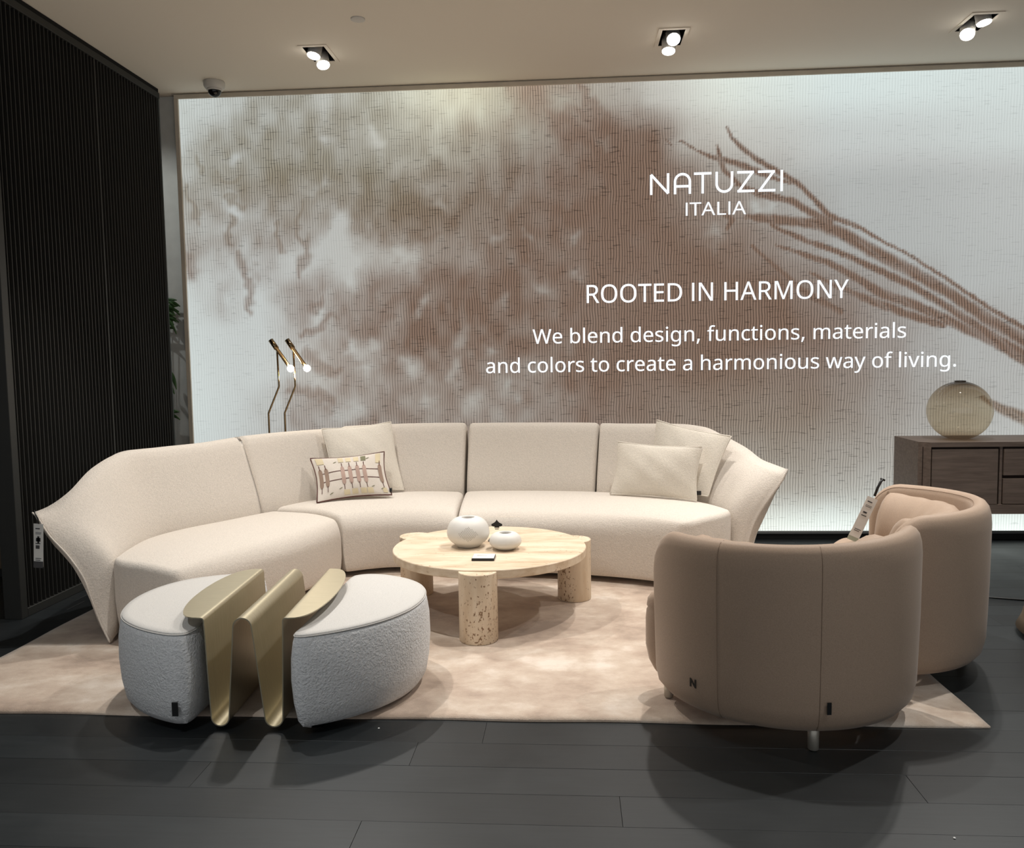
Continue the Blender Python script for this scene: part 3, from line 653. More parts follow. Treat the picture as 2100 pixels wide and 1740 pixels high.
# left arm + first backrest (one flowing panel)
def v3(l): return [tuple(p) for p in l]
K0 = custom_ring([(-2.128, 3.605, .016), (-2.166, 3.605, .104), (-2.204, 3.605, .221), (-2.24, 3.605, .327), (-2.308, 3.605, .429), (-2.39, 3.61, .516), (-2.448, 3.62, .595)], (-2.49, 3.64, .618),
                 [(-2.488, 3.66, .58), (-2.43, 3.66, .48), (-2.325, 3.655, .36), (-2.255, 3.65, .224), (-2.198, 3.65, .06), (-2.17, 3.65, .016)])
K1 = custom_ring([(-2.128, 3.665, .04), (-2.13, 3.67, .18), (-2.133, 3.675, .33), (-2.16, 3.675, .41), (-2.25, 3.68, .50), (-2.35, 3.69, .575)], (-2.445, 3.705, .642),
                 [(-2.45, 3.715, .60), (-2.41, 3.72, .49), (-2.34, 3.72, .36), (-2.28, 3.72, .2), (-2.24, 3.72, .05)])
K2 = custom_ring([(-2.15, 3.80, .045), (-2.152, 3.80, .2), (-2.155, 3.80, .36), (-2.18, 3.80, .43), (-2.25, 3.80, .54), (-2.33, 3.80, .63)], (-2.405, 3.80, .695),
                 [(-2.43, 3.80, .65), (-2.42, 3.80, .5), (-2.38, 3.80, .34), (-2.34, 3.8, .2), (-2.30, 3.80, .05)])
K3 = custom_ring([(-2.18, 3.98, .05), (-2.18, 3.98, .2), (-2.182, 3.98, .38), (-2.20, 3.98, .47), (-2.26, 3.98, .60), (-2.33, 3.98, .71)], (-2.395, 3.98, .782),
                 [(-2.43, 3.98, .73), (-2.44, 3.98, .55), (-2.43, 3.98, .36), (-2.41, 3.98, .2), (-2.39, 3.98, .05)])
def mix_ring(p, nrm, **k): return std_ring(p, nrm, **k)
N = lambda x, y: np.array([x, y]) / math.hypot(x, y)
K4 = mix_ring((-2.175, 4.19), N(-1, .12), dz=-.055)
K5 = mix_ring((-2.10, 4.36), N(-1, .42), dz=-.05)
K6 = mix_ring((-1.98, 4.56), N(-.88, .48), dz=-.05)
K7 = mix_ring((-1.90, 4.70), N(-.87, .50), dz=-.035)
K8 = mix_ring((-1.845, 4.82), N(-.87, .50), dz=-.02, sh=-.01)
back('backrest', resample_keys([K0, K1, K2, K3, K4, K5, K6, K7, K8], 60), .012, .05, 'wing-arm backrest flaring out at the left end')
# right arm + last backrest
def mir(l): return l
R0 = custom_ring([(.935, 4.74, .016), (.968, 4.74, .12), (.998, 4.74, .24), (1.032, 4.74, .35), (1.095, 4.74, .46), (1.155, 4.745, .54)], (1.226, 4.75, .645),
                 [(1.226, 4.77, .625), (1.166, 4.775, .535), (1.104, 4.77, .45), (1.042, 4.77, .335), (1.008, 4.77, .225), (.947, 4.77, .016)])
R1 = custom_ring([(.912, 4.765, .04), (.912, 4.77, .2), (.914, 4.775, .35), (.935, 4.78, .43), (1.0, 4.79, .52), (1.08, 4.80, .59)], (1.175, 4.82, .663),
                 [(1.19, 4.83, .62), (1.15, 4.83, .5), (1.10, 4.83, .36), (1.05, 4.83, .2), (1.01, 4.83, .05)])
R2 = custom_ring([(.872, 4.875, .045), (.872, 4.875, .2), (.874, 4.875, .38), (.895, 4.88, .46), (.955, 4.90, .57), (1.02, 4.91, .64)], (1.115, 4.94, .685),
                 [(1.14, 4.95, .64), (1.13, 4.95, .5), (1.10, 4.95, .34), (1.07, 4.94, .2), (1.04, 4.93, .05)])
R3 = custom_ring([(.815, 4.98, .05), (.815, 4.98, .2), (.817, 4.98, .39), (.84, 4.99, .48), (.90, 5.03, .60), (.96, 5.06, .69)], (1.045, 5.09, .745),
                 [(1.075, 5.11, .70), (1.08, 5.12, .53), (1.07, 5.11, .36), (1.05, 5.1, .2), (1.03, 5.09, .05)])
R4 = mix_ring((.725, 5.10), N(.72, .60), dz=-.06)
R5 = mix_ring((.64, 5.185), N(.60, .78), dz=0)
R6 = mix_ring((.5, 5.27), N(.42, .90), dz=.0)
R7 = mix_ring((.33, 5.345), N(.30, .95), dz=-.01)
R8 = mix_ring((.16, 5.398), N(.20, .98), dz=-.01)
back('backrest', resample_keys([R8, R7, R6, R5, R4, R3, R2, R1, R0], 60), .018, .012, 'wing-arm backrest flaring out at the right end')
def mid_back(P, dz=0, n=26, r0=.03, r1=.03, bow=.006):
    c, nr = jn(P, n); rings = []
    for i in range(n):
        u = i / (n - 1); k = 1 - (2 * u - 1) ** 2
        rings.append(std_ring(c[i], nr[i], dz=dz + bow * k, sh=-.012 * k))
    return back('backrest', rings, r0, r1)
mid_back([(-1.862, 4.812), (-1.72, 5.04), (-1.57, 5.20), (-1.50, 5.255), (-1.427, 5.308)], dz=-.025, r0=.03)
mid_back([(-1.425, 5.31), (-1.33, 5.37), (-1.1, 5.46), (-.86, 5.49), (-.72, 5.49)], dz=.0)
mid_back([(-.705, 5.49), (-.5, 5.482), (-.2, 5.455), (.03, 5.427), (.148, 5.402)], dz=-.005)
for (x, y) in [(-2.08, 3.74), (-1.85, 3.68), (-2.1, 4.3), (-1.5, 4.6), (-1.0, 5.0), (-.5, 4.95), (.3, 4.8), (.8, 4.8), (-1.3, 5.3), (0, 5.4), (.6, 5.15)]:
    obj('foot', *lathe([(0, 0), (.018, 0), (.02, .004), (.02, .05), (0, .05)], (x, y, RT), 16), M['black'], sofa)
def ptube(name, pts, r, mat, parent, n=60, **k): return obj(name, *tube(cr(pts, n), r, 6), mat, parent, **k)
ptube('piping', [(-2.128, 3.602, .02), (-2.166, 3.602, .104), (-2.204, 3.602, .221), (-2.24, 3.602, .327), (-2.308, 3.602, .429), (-2.39, 3.607, .516), (-2.448, 3.617, .597), (-2.486, 3.635, .620)], .004, M['cream'], sofa)

# ------------------------------------------------------------------ cushions
def cushion(name, TL, TR, BR, BL, thick, mat, pipe, label, bulge_front=1, pinch=.05, group=None, cat='cushion'):
    TL, TR, BR, BL = [np.array(p, float) for p in (TL, TR, BR, BL)]
    nr = np.cross(BR - BL, TL - BL); nr /= np.linalg.norm(nr)
    if nr[1] > 0: nr = -nr
    cen = (TL + TR + BR + BL) / 4
    t_ = thing(name, label, cat, tuple((BL + BR) / 2), group)
    def base(u, v):
        # edges pulled in between the corners
        uu = u + pinch * math.sin(PI * v) * (1 - 2 * u) * .5 * (1 if True else 0) * 1.0
        vv = v + pinch * 1.2 * math.sin(PI * u) * (1 - 2 * v) * .5
        return (1 - vv) * ((1 - uu) * BL + uu * BR) + vv * ((1 - uu) * TL + uu * TR)
    def hgt(u, v):
        a = max(0, math.sin(PI * u)) ** .55 * max(0, math.sin(PI * v)) ** .55
        wr = .0035 * math.sin(17 * u + 5 * v) * math.sin(9 * v + 3) * a
        crease = .006 * math.exp(-((u - .5) / .35) ** 2) * 0
        return thick / 2 * a + wr
    def surf(u, v, off=0): return base(u, v) + nr * (hgt(u, v) + off)
    n = 44; V = []; F = []
    for sgn in (1, -1):
        for j in range(n + 1):
            for i in range(n + 1):
                u = .5 - .5 * math.cos(PI * i / n); v = .5 - .5 * math.cos(PI * j / n)
                V.append(tuple(base(u, v) + nr * hgt(u, v) * (1 if sgn > 0 else -.7)))
    m_ = (n + 1) ** 2
    for j in range(n):
        for i in range(n):
            a = j * (n + 1) + i; q = (a, a + 1, a + n + 2, a + n + 1); F.append(q); F.append(tuple(x + m_ for x in q[::-1]))
    o = obj('cover', V, F, mat, t_)
    import bmesh
    bm = bmesh.new(); bm.from_mesh(o.data); bmesh.ops.remove_doubles(bm, verts=bm.verts, dist=.0004); bmesh.ops.recalc_face_normals(bm, faces=bm.faces); bm.to_mesh(o.data); bm.free()
    e = [tuple(base(u, 0)) for u in np.linspace(0, 1, 20)] + [tuple(base(1, v)) for v in np.linspace(.03, 1, 20)] + [tuple(base(u, 1)) for u in np.linspace(.97, 0, 20)] + [tuple(base(0, v)) for v in np.linspace(.97, 0, 20)]
    obj('piping', *tube(e, .0045, 6), pipe, t_)
    return t_, surf
cushion('square_cushion', (-1.618, 5.30, .857), (-1.205, 5.50, .884), (-1.099, 5.35, .447), (-1.504, 5.15, .452), .11, M['cream_pillow'], M['cream_pillow'],
        'square cream cushion leaning on left part of sofa back behind patterned one', group='plain cream cushions')
pt, sf = cushion('patterned_cushion', (-1.651, 5.14, .682), (-1.196, 5.24, .711), (-1.120, 5.09, .456), (-1.557, 4.95, .432), .10, M['pillow_ptn'], M['dark_brown'],
        'small rectangular cushion with brown printed spindles and dark piping', pinch=.09)
def decal(u0, v0, u1, v1, wbot, wtop, mat, nu=4, nv=14, off=.0028, shape=None):
    """a printed strip from (u0,v0) to (u1,v1)"""
    V = []; F = []
    for j in range(nv + 1):
        q = j / nv; uc = u0 + (u1 - u0) * q; vc = v0 + (v1 - v0) * q
        w_ = wbot + (wtop - wbot) * q
        if shape == 'spindle': w_ = wbot * min(1, (.40 + 6 * min(q, 1 - q)))
        for i in range(nu + 1):
            V.append(tuple(sf(uc + (i / nu - .5) * w_, vc, off)))
    for j in range(nv):
        for i in range(nu): a = j * (nu + 1) + i; F.append((a, a + 1, a + nu + 2, a + nu + 1))
    return V, F
for uc, mt in ((.065, 'taupe'), (.15, 'taupe'), (.385, 'mauve'), (.49, 'mauve'), (.60, 'mauve'), (.70, 'mauve'), (.93, 'taupe')):
    obj('printed_spindle', *decal(uc, .25, uc, .68, .056, .056, M[mt], shape='spindle'), M[mt], pt)
    obj('printed_line', *decal(uc, .14, uc, .27, .009, .009, None), M['dark_brown'], pt); obj('printed_line', *decal(uc, .65, uc, .77, .011, .011, None), M['dark_brown'], pt)
for vc in (.37, .57):
    V = []; F = []; nn_ = 40
    for i in range(nn_ + 1):
        u = .06 + .89 * i / nn_; V += [tuple(sf(u, vc - .008, .0018)), tuple(sf(u, vc + .008, .0018))]
    F = [(2 * i, 2 * i + 2, 2 * i + 3, 2 * i + 1) for i in range(nn_)]
    obj('printed_line', V, F, M['dark_brown'], pt)
for uc, v0, v1, w_, mt in ((.1, .80, .97, .1, 'sand'), (.385, .80, .95, .07, 'sand'), (.49, .80, .94, .07, 'sand'), (.60, .80, .94, .07, 'sand'), (.70, .80, .94, .07, 'greenp'), (.91, .72, .97, .07, 'sand'), (.41, .03, .13, .08, 'sand'), (.52, .03, .13, .08, 'sand'), (.64, .03, .13, .08, 'sand'), (.73, .03, .14, .08, 'sand'), (.93, .04, .14, .06, 'sand')):
    obj('printed_block', *decal(uc, v0, uc, v1, w_, w_, None, nu=4), M[mt], pt)
for uc, vc, w_ in ((.30, .82, .05), (.76, .86, .05), (.33, .17, .045), (.78, .17, .04), (.2, .10, .05), (.9, .12, .04)):
    obj('printed_leaf', *decal(uc - .02, vc - .015, uc + .02, vc + .015, w_ * .5, w_ * .5, None, shape='spindle'), M['greenp'], pt)
obj('care_tag', *box(-1.136, -1.121, 5.09, 5.105, .475, .498, .001), M['black'], pt, False, label='small black tag')
cushion('square_cushion', (.556, 5.39, .886), (.956, 5.02, .812), (.812, 4.965, .460), (.472, 5.265, .440), .08, M['cream_pillow'], M['cream_pillow'],
        'square cream cushion tilted against the right wing of the sofa, at back', group='plain cream cushions')
c4, sf4 = cushion('oblong_cushion', (.294, 5.20, .767), (.782, 4.98, .756), (.739, 4.93, .440), (.240, 5.12, .449), .09, M['cream_pillow'], M['cream_pillow'],
        'oblong cream cushion in front of tilted square one, right end of sofa', group='plain cream cushions', pinch=.07)
obj('care_tag', *box(.742, .769, 4.945, 4.949, .470, .496, .0008), M['black'], c4, False, label='small black tag')

# ------------------------------------------------------------------ coffee table
RT_ = RT
ct = thing('coffee_table', 'round low travertine coffee table on three thick round legs', 'table', (-.42, 4.17, RT))
ZT = .342; cx_, cy_, R_ = -.42, 4.175, .492
o = obj('table_top', *lathe([(0, ZT - .042), (R_ - .004, ZT - .042), (R_, ZT - .038), (R_ + .0005, ZT - .02), (R_, ZT - .003), (R_ - .003, ZT), (R_ * .6, ZT), (0, ZT)], (cx_, cy_, 0), 96), M['trav_top'], ct); 
def auto(o, ang=35):
    md = o.modifiers.new('split', 'EDGE_SPLIT'); md.split_angle = math.radians(ang); md.use_edge_sharp = False
auto(o)
for (lx, ly) in ((-.429, 3.703), (.012, 4.372), (-.853, 4.452)):
    o = obj('leg', *lathe([(0, RT), (.086, RT), (.089, RT + .005), (.089, ZT - .010), (.087, ZT - .0075), (0, ZT - .0075)] if True else [], (lx, ly, 0), 48), M['trav_leg'], ct); auto(o)
def vase(name, c, r, h, ro, label, dots):
    t_ = thing(name, label, 'vase', c, 'white ceramic vases on the coffee table')
    pr = [(0, 0), (r * .42, 0), (r * .55, .004)] + [(r * math.sin(a), h * .47 - h * .47 * math.cos(a) * 1.0) for a in np.linspace(.75, PI / 2, 8)] + [(ro + (r - ro) * math.cos(a) ** .9, h * .47 + (h * .53) * math.sin(a)) for a in np.linspace(.08, PI / 2 - .02, 12)]
    pr += [(ro, h), (ro - .003, h - .001), (ro - .003, h - .012)]
    obj('body', *lathe(pr, c, 48), M['offwhite'], t_)
    obj('opening', *lathe([(ro - .003, h - .010), (ro * .9, h - .014), (0, h - .016)], c, 32), M['ceramic_in'], t_)
    if dots:
        parts = []
        for a_ in np.linspace(-.42, .42, 11):
            for i, b_ in enumerate(np.linspace(-.35, .62, 12)):
                if abs(a_) / .5 + abs(b_ - .14) / .52 > 1: continue
                aa = -PI / 2 + .10 + a_ + (.04 if i % 2 else 0)
                rr = (r * math.sin(PI / 2 + b_) if b_ < 0 else ro + (r - ro) * math.cos(b_) ** .9) + .0006; zz = h * .47 + (h * .47 if b_ < 0 else h * .53) * math.sin(b_)
                p = (c[0] + rr * math.cos(aa), c[1] + rr * math.sin(aa), c[2] + zz)
                parts.append(tube([p, (p[0] - .0015 * math.cos(aa), p[1] - .0015 * math.sin(aa), p[2])], .0017, 5))
        obj('pierced_pattern', *join(parts), M['ceramic_in'], t_, kind='stuff')
vase('round_vase', (-.527, 4.165, ZT), .109, .152, .036, 'larger white ceramic vase with pierced diamond pattern on coffee table', True)
vase('low_vase', (-.332, 4.10, ZT), .081, .086, .033, 'smaller squat white ceramic vase beside the larger one', False)
cd = thing('label_block', 'small black-edged white card block lying on front of coffee table', 'card', (-.42, 3.90, ZT))
obj('base', *box(-.4745, -.3675, 3.852, 3.945, ZT, ZT + .012, .001), M['black'], cd, False)
obj('card', *box(-.4725, -.3695, 3.856, 3.943, ZT + .012, ZT + .0135), M['paper'], cd, False)
for k in range(3): obj('printed_line', *box(-.455, -.455 + (.06, .035, .05)[k], 3.925 - k * .012, 3.928 - k * .012, ZT + .0135, ZT + .0138), M['ink'], cd, False)
ac = thing('acrylic_sign', 'upright clear acrylic sign with black spade emblem behind the vases', 'sign', (-.355, 4.30, ZT))
obj('acrylic_plate', *box(-.437, -.268, 4.298, 4.302, ZT, ZT + .125), M['acrylic'], ac, False)
obj('acrylic_foot', *box(-.437, -.268, 4.27, 4.34, ZT, ZT + .003), M['acrylic'], ac, False)
def flat(pts, y, th=.0012):
    n = len(pts); V = [(p[0], y, p[1]) for p in pts] + [(p[0], y + th, p[1]) for p in pts]
    return V, [tuple(range(n - 1, -1, -1)), tuple(range(n, 2 * n))] + [(i, (i + 1) % n, (i + 1) % n + n, i + n) for i in range(n)]
ex, ez = -.392, ZT + .078
emb = [(0, .034), (.006, .024), (.016, .016), (.028, .010), (.029, .002), (.020, -.003), (.012, -.004), (.014, -.010), (-.014, -.010), (-.012, -.004), (-.020, -.003), (-.029, .002), (-.028, .010), (-.016, .016), (-.006, .024)]
obj('emblem', *flat([(ex + a, ez + b) for a, b in emb], 4.2965), M['black'], ac, False)
obj('emblem', *flat([(ex - .012, ez - .014), (ex + .012, ez - .014), (ex + .009, ez - .018), (ex - .009, ez - .018)], 4.2965), M['black'], ac, False)

# ------------------------------------------------------------------ ottoman in two halves + bent metal table
def half(name, outline, label, top=.362, notch=None):
    t_ = thing(name, label, 'ottoman', (sum(p[0] for p in outline) / len(outline), sum(p[1] for p in outline) / len(outline), .02), 'half-moon ottoman pieces')
    P = np.array(cr(outline + [outline[0]], 120))[:-1]; n = len(P); c = P.mean(0)
    def off(dd):
        tg_ = np.roll(P, -1, 0) - np.roll(P, 1, 0); nn = np.stack([tg_[:, 1], -tg_[:, 0]], 1); nn /= np.linalg.norm(nn, axis=1)[:, None]
        s_ = np.sign(((P - c) * nn).sum(1).mean()); return P - nn * s_ * dd
    rings = []
    for dd, z in ((.10, .022), (.06, .022), (.035, .030), (.018, .055), (.006, .12), (0, .2), (.002, .28), (.010, .335), (.016, top - .006)):
        q = off(dd); rings.append([(a[0], a[1], z) for a in q])
    o = obj('body', *loft(rings), M['grey_boucle'], t_); fix_normals(o)
    rt_ = []
    for dd, z in ((.018, top - .008), (.0165, top - .002), (.018, top + .002)): rt_.append([(a[0], a[1], z) for a in off(dd)])
    base = off(.018)
    for k in (.9, .7, .45, .2, .02):
        rt_.append([(c[0] + (a[0] - c[0]) * k, c[1] + (a[1] - c[1]) * k, top + .002 + .010 * (1 - k)) for a in base])
    o = obj('top_panel', *loft(rt_), M['ott_top'], t_, label='smooth pale top'); fix_normals(o)
    e = [(a[0], a[1], top - .005) for a in off(.0145)]; e.append(e[0])
    obj('seam', *tube(e, .0022, 5, False), M['ott_top'], t_)
    for (fx, fy) in ((.5, .5), (-.5, .5), (.5, -.5), (-.5, -.5)):
        xs_ = P[:, 0].max() - P[:, 0].min(); ys_ = P[:, 1].max() - P[:, 1].min()
        obj('glide', *lathe([(0, 0), (.02, 0), (.02, .022), (0, .022)], (c[0] + fx * xs_ * .4, c[1] + fy * ys_ * .4, .001 if c[1] + fy * ys_ * .4 < RY0 - .02 else RT + .0005), 12), M['black'], t_)
    return t_
h1 = half('half_moon_ottoman', [(-1.318, 2.80), (-1.322, 2.765), (-1.345, 2.725), (-1.42, 2.722), (-1.56, 2.79), (-1.68, 2.90), (-1.745, 3.04), (-1.765, 3.20), (-1.735, 3.35), (-1.66, 3.46), (-1.54, 3.53), (-1.43, 3.55), (-1.36, 3.53), (-1.328, 3.48), (-1.322, 3.30), (-1.32, 3.05)],
     'left half-moon ottoman in pale grey boucle with white top')
obj('care_tag', *box(-1.392, -1.370, 2.7095, 2.713, .075, .125, .0008), M['black'], h1, False, label='small black tag')
half('half_moon_ottoman', [(-.972, 2.80), (-.975, 2.745), (-.955, 2.712), (-.90, 2.718), (-.78, 2.79), (-.67, 2.90), (-.595, 3.04), (-.57, 3.20), (-.60, 3.35), (-.68, 3.46), (-.79, 3.53), (-.88, 3.55), (-.94, 3.53), (-.968, 3.48), (-.972, 3.30), (-.972, 3.05)],
     'right half-moon ottoman in pale grey boucle beside the metal table')
mt_ = thing('folded_metal_table', 'champagne metal table bent in a W between the ottoman halves', 'side table', (-1.15, 3.1, 0))
ZM = .403
def umid(x0, x1, z, rr, a0, a1, n=10):
    c0 = (x0 + x1) / 2; return [(c0 + rr * math.cos(math.radians(a0 + (a1 - a0) * i / n)), z + rr * math.sin(math.radians(a0 + (a1 - a0) * i / n))) for i in range(n + 1)]
prof = [(-1.312, ZM + .004)] + [(-1.300 + .010 * math.sin(math.radians(a)), ZM - .006 + .010 * math.cos(math.radians(a))) for a in (0, 30, 60, 85)] + \
       umid(-1.277, -1.213, .050, .032, 185, 355) + umid(-1.184, -1.120, ZM - .028, .033, 176, 4) + \
       umid(-1.083, -1.018, .050, .032, 188, 358) + [(-1.006 + .010 - .010 * math.cos(math.radians(a)), ZM - .004 + .010 * math.sin(math.radians(a))) for a in (0, 30, 60, 88)] + [(-.985, ZM + .006)]
TH = .004; SK = .055
def sheet(profile, y0f, y1f, th=TH):
    P = [np.array(p) for p in profile]; L_, R2 = [], []
    for i, p in enumerate(P):
        dv = P[min(i + 1, len(P) - 1)] - P[max(i - 1, 0)]; dv = dv / np.linalg.norm(dv); nn = np.array([-dv[1], dv[0]]); L_.append(p + nn * th / 2); R2.append(p - nn * th / 2)
    ring = L_ + R2[::-1]; ny = 12; rings = []
    for j in range(ny + 1):
        rings.append([(q[0] - SK * (y1f(0) - y0f(0)) * j / ny, y0f(q[0]) + (y1f(q[0]) - y0f(q[0])) * j / ny, q[1]) for q in ring])
    return loft(rings, True, False), ring, L_, R2
(Vs, Fs), ring, L_, R2 = sheet(prof, lambda x: 2.765, lambda x: 3.44)
n = len(prof); N2 = 2 * n; last = 12 * N2
Fs += [(i, i + 1, N2 - 2 - i, N2 - 1 - i) for i in range(n - 1)] + [(last + N2 - 1 - i, last + N2 - 2 - i, last + i + 1, last + i) for i in range(n - 1)]
o = obj('folded_sheet', Vs, Fs, M['champagne'], mt_); fix_normals(o); auto(o, 50)
def halfmoon(xe, sgn, depth, y0, y1, z, name='flap'):
    pts = [(xe, y0)] ; m2 = 24
    for i in range(m2 + 1):
        a = PI * i / m2; yy = (y0 + y1) / 2 - (y1 - y0) / 2 * math.cos(a); pts.append((xe - SK * (yy - y0) + sgn * depth * math.sin(a) ** .72, yy))
    pts = pts[1:]
    n = len(pts); V = [(p[0], p[1], z - TH / 2) for p in pts] + [(p[0], p[1], z + TH / 2) for p in pts]
    F = [tuple(range(n)), tuple(range(2 * n - 1, n - 1, -1))] + [(i, (i + 1) % n, (i + 1) % n + n, i + n) for i in range(n)]
    o = obj(name, V, F, M['champagne'], mt_, False); fix_normals(o); return o
halfmoon(-1.305, -1, .125, 2.765, 3.44, ZM + .004)
halfmoon(-.990, 1, .105, 2.765, 3.44, ZM + .006)

# ------------------------------------------------------------------ armchairs
def wrapa(a): return a
def armchair(c, facing, label, near_leg, z_leg, Rr=.475, ang=(85, 85), h0=.674, trim=1, seams=(-.33, .0), rise=0):
    t_ = thing('tub_armchair', label, 'armchair', (c[0], c[1], .015), 'taupe leather tub armchairs')
    fa = math.radians(facing); back_a = fa + PI
    f = np.array([math.cos(fa), math.sin(fa)]); s = np.array([-math.sin(fa), math.cos(fa)])
    re = .15; LA, LB = Rr * math.radians(ang[0]), Rr * math.radians(ang[1]); L = LA
    def ring_at(q, shrink=0):
        """q = arc distance from the middle of the back (signed)"""
        th = back_a + q / Rr; dd = (LB if q > 0 else LA) - abs(q)
        drop = pil(max(dd, 0), re); rel = abs(q) / (LB if q > 0 else LA)
        h = h0 + .016 * (1 - rel) + rise * max(0, q / LB) - drop
        ro = Rr; P_ = [(ro - .10, .060), (ro - .065, .061), (ro - .036, .073), (ro - .014, .10), (ro - .003, .15), (ro, .24), (ro + .004, .38), (ro + .006, h - .09), (ro + .003, h - .05), (ro - .004, h - .024), (ro - .016, h - .008), (ro - .032, h), (ro - .048, h - .003), (ro - .06, h - .012),
              (ro - .070, h - .035), (ro - .076, h - .08), (ro - .082, h - .2), (ro - .085, .34), (ro - .09, .2), (ro - .10, .12)]
        mid = ro - .042
        out = []
        for r, z in P_:
            if shrink: r = mid + (r - mid) * (1 - shrink); z = z if z > .3 else z + shrink * .02
            out.append((c[0] + r * math.cos(th), c[1] + r * math.sin(th), z))
        return out
    qs = []
    for e in (0, .002, .006, .012, .02, .03, .045, .065, .09, .115): qs.append(e)
    mid = list(np.linspace(LB - .14, -(LA - .14), 60)); qall = [LB - e for e in qs] + mid + [-(LA - e) for e in qs[::-1]]
    rings = []
    for q in qall:
        e = (LB if q > 0 else LA) - abs(q); sh = 0 if e >= .03 else .9 * (1 - math.sqrt(max(0, 1 - (1 - e / .03) ** 2)))
        rings.append(ring_at(q, sh))
    o = obj('shell', *loft(rings), M['leather'], t_); fix_normals(o)
    # rim seam and two vertical seams on the outside
    pts = []
    for q in np.linspace(-(LA - .03), LB - .03, 90):
        r_ = ring_at(q); pts.append(r_[13])
    obj('seam', *tube(pts, .0012, 5), M['seam'], t_)
    for q in seams:
        r_ = ring_at(q); P3 = [np.array(p) for p in r_[2:14]]
        ctr = np.array([c[0], c[1]]);
        obj('seam', *tube(cr([tuple(p + np.r_[(p[:2] - ctr) / np.linalg.norm(p[:2] - ctr) * .0006, 0]) for p in P3], 30), .0008, 5), M['seam'], t_)
    # seat block
    def loc(fx, sx_): p = np.array(c) + f * fx + s * sx_; return (p[0], p[1])
    pl = [(.125, .0), (.12, .25), (.10, .41), (.05, .488), (-.01, .47), (-.05, .40), (-.12, .35), (-.25, .27), (-.345, .12), (-.365, 0)]
    pl = pl + [(a, -b) for a, b in pl[-2:0:-1]]
    pl = [((a if b * trim > 0 or a < 0 else min(a, .02)), (b if b * trim > 0 else b * .84)) for a, b in pl]
    P2 = np.array(cr([loc(a, b) for a, b in pl] + [loc(*pl[0])], 100))[:-1]; cc_ = np.array(loc(-.08, 0))
    rings = []
    for k, z in ((.86, .09), (.93, .10), (.975, .14), (1.0, .2), (1.0, .30), (.995, .335), (.985, .345), (.992, .352), (.985, .38), (.955, .402), (.90, .414), (.6, .425), (.25, .43), (.02, .43)):
        rings.append([tuple(cc_ + (p - cc_) * k) + (z,) for p in P2])
    o = obj('seat', *loft(rings), M['leather'], t_); fix_normals(o)
    # crescent back cushion
    rings = []; A0, A1 = -math.radians(ang[0] - 6), math.radians(ang[1] - 6)
    for a in np.linspace(A0, A1, 60):
        e = 1 - abs(a) / (A1 if a > 0 else -A0); k = min(1, math.sqrt(max(0, 1 - (1 - min(1, e / .16)) ** 2)) + .02); th = back_a + a
        wr = .003 * math.sin(a * 7) + .002 * math.sin(a * 19)
        pc = [(-.0, .0), (.055, .02), (.082, .09), (.085, .17), (.075, .215), (.045, .232), (.005, .225), (-.045, .185), (-.085, .12), (-.10, .05), (-.07, .005)]
        ring = []
        for dr, dz in pc:
            r = (Rr - .178) + dr * (.35 + .65 * k); z = .425 + dz * (k * .9 + .1) + wr * (dz > .1)
            ring.append((c[0] + r * math.cos(th), c[1] + r * math.sin(th), z))
        rings.append(cr(ring + [ring[0]], 25)[:-1])
    o = obj('back_cushion', *loft(rings), M['leather'], t_); fix_normals(o)
    for (lx, ly), z0 in zip(near_leg, z_leg):
        obj('leg', *lathe([(0, 0), (.012, 0), (.0175, .004), (.019, .09 - z0 + .01), (0, .09 - z0 + .01)], (lx, ly, z0), 20), M['legmetal'], t_)
    return t_, ring_at, L
ch1, ra1, L1 = armchair((.772, 3.118), 92, 'taupe leather tub armchair nearest the camera, its back turned to us', [(.785, 2.70), (.36, 3.08), (1.15, 3.02), (.75, 3.18)], [.0005, RT, RT, RT], ang=(85, 76), trim=1, rise=.035)
ch2, ra2, L2 = armchair((1.248, 3.605), 165, 'taupe leather tub armchair behind the nearer one, beside the wooden cabinet', [(1.62, 3.50), (1.22, 3.24), (1.31, 3.99), (1.15, 3.65)], [.0005, RT, RT, RT], Rr=.468, ang=(83, 83), trim=-1, seams=(), h0=.684)
# emblem N and black tag on the near chair
def on_shell(c, Rr, ang, z): a = math.radians(ang); return Vector((c[0] + Rr * math.cos(a), c[1] + Rr * math.sin(a), z)), Vector((-math.sin(a), math.cos(a), 0))
def shell_patch(ang, z0, z1, w, mat, name, r=.4795, c=(.772, 3.118), th=.002, label=None):
    p, t1 = on_shell(c, r, ang, 0); nrm = Vector((math.cos(math.radians(ang)), math.sin(math.radians(ang)), 0)); V = []
    for dn in (0, th):
        for sx_, z in ((-w / 2, z0), (w / 2, z0), (w / 2, z1), (-w / 2, z1)): q = p + t1 * sx_ + nrm * dn; V.append((q.x, q.y, z))
    o = obj(name, V, [(0, 1, 2, 3), (7, 6, 5, 4), (0, 4, 5, 1), (1, 5, 6, 2), (2, 6, 7, 3), (3, 7, 4, 0)], mat, ch1, False, label=label); fix_normals(o)
shell_patch(275.3, .145, .185, .014, M['black'], 'care_tag', label='small black fabric tag')
p, t1 = on_shell((.772, 3.118), .479, 219, .225); nr_ = Vector((math.cos(math.radians(219)), math.sin(math.radians(219)), 0))
cu = bpy.data.curves.new('tmp', 'FONT'); cu.body = 'N'; cu.size = .040; cu.offset = .0012; cu.extrude = .001; oo = bpy.data.objects.new('tmp', cu); C.objects.link(oo)
dg = bpy.context.evaluated_depsgraph_get(); dg.update(); me = bpy.data.meshes.new_from_object(oo.evaluated_get(dg)); bpy.data.objects.remove(oo)
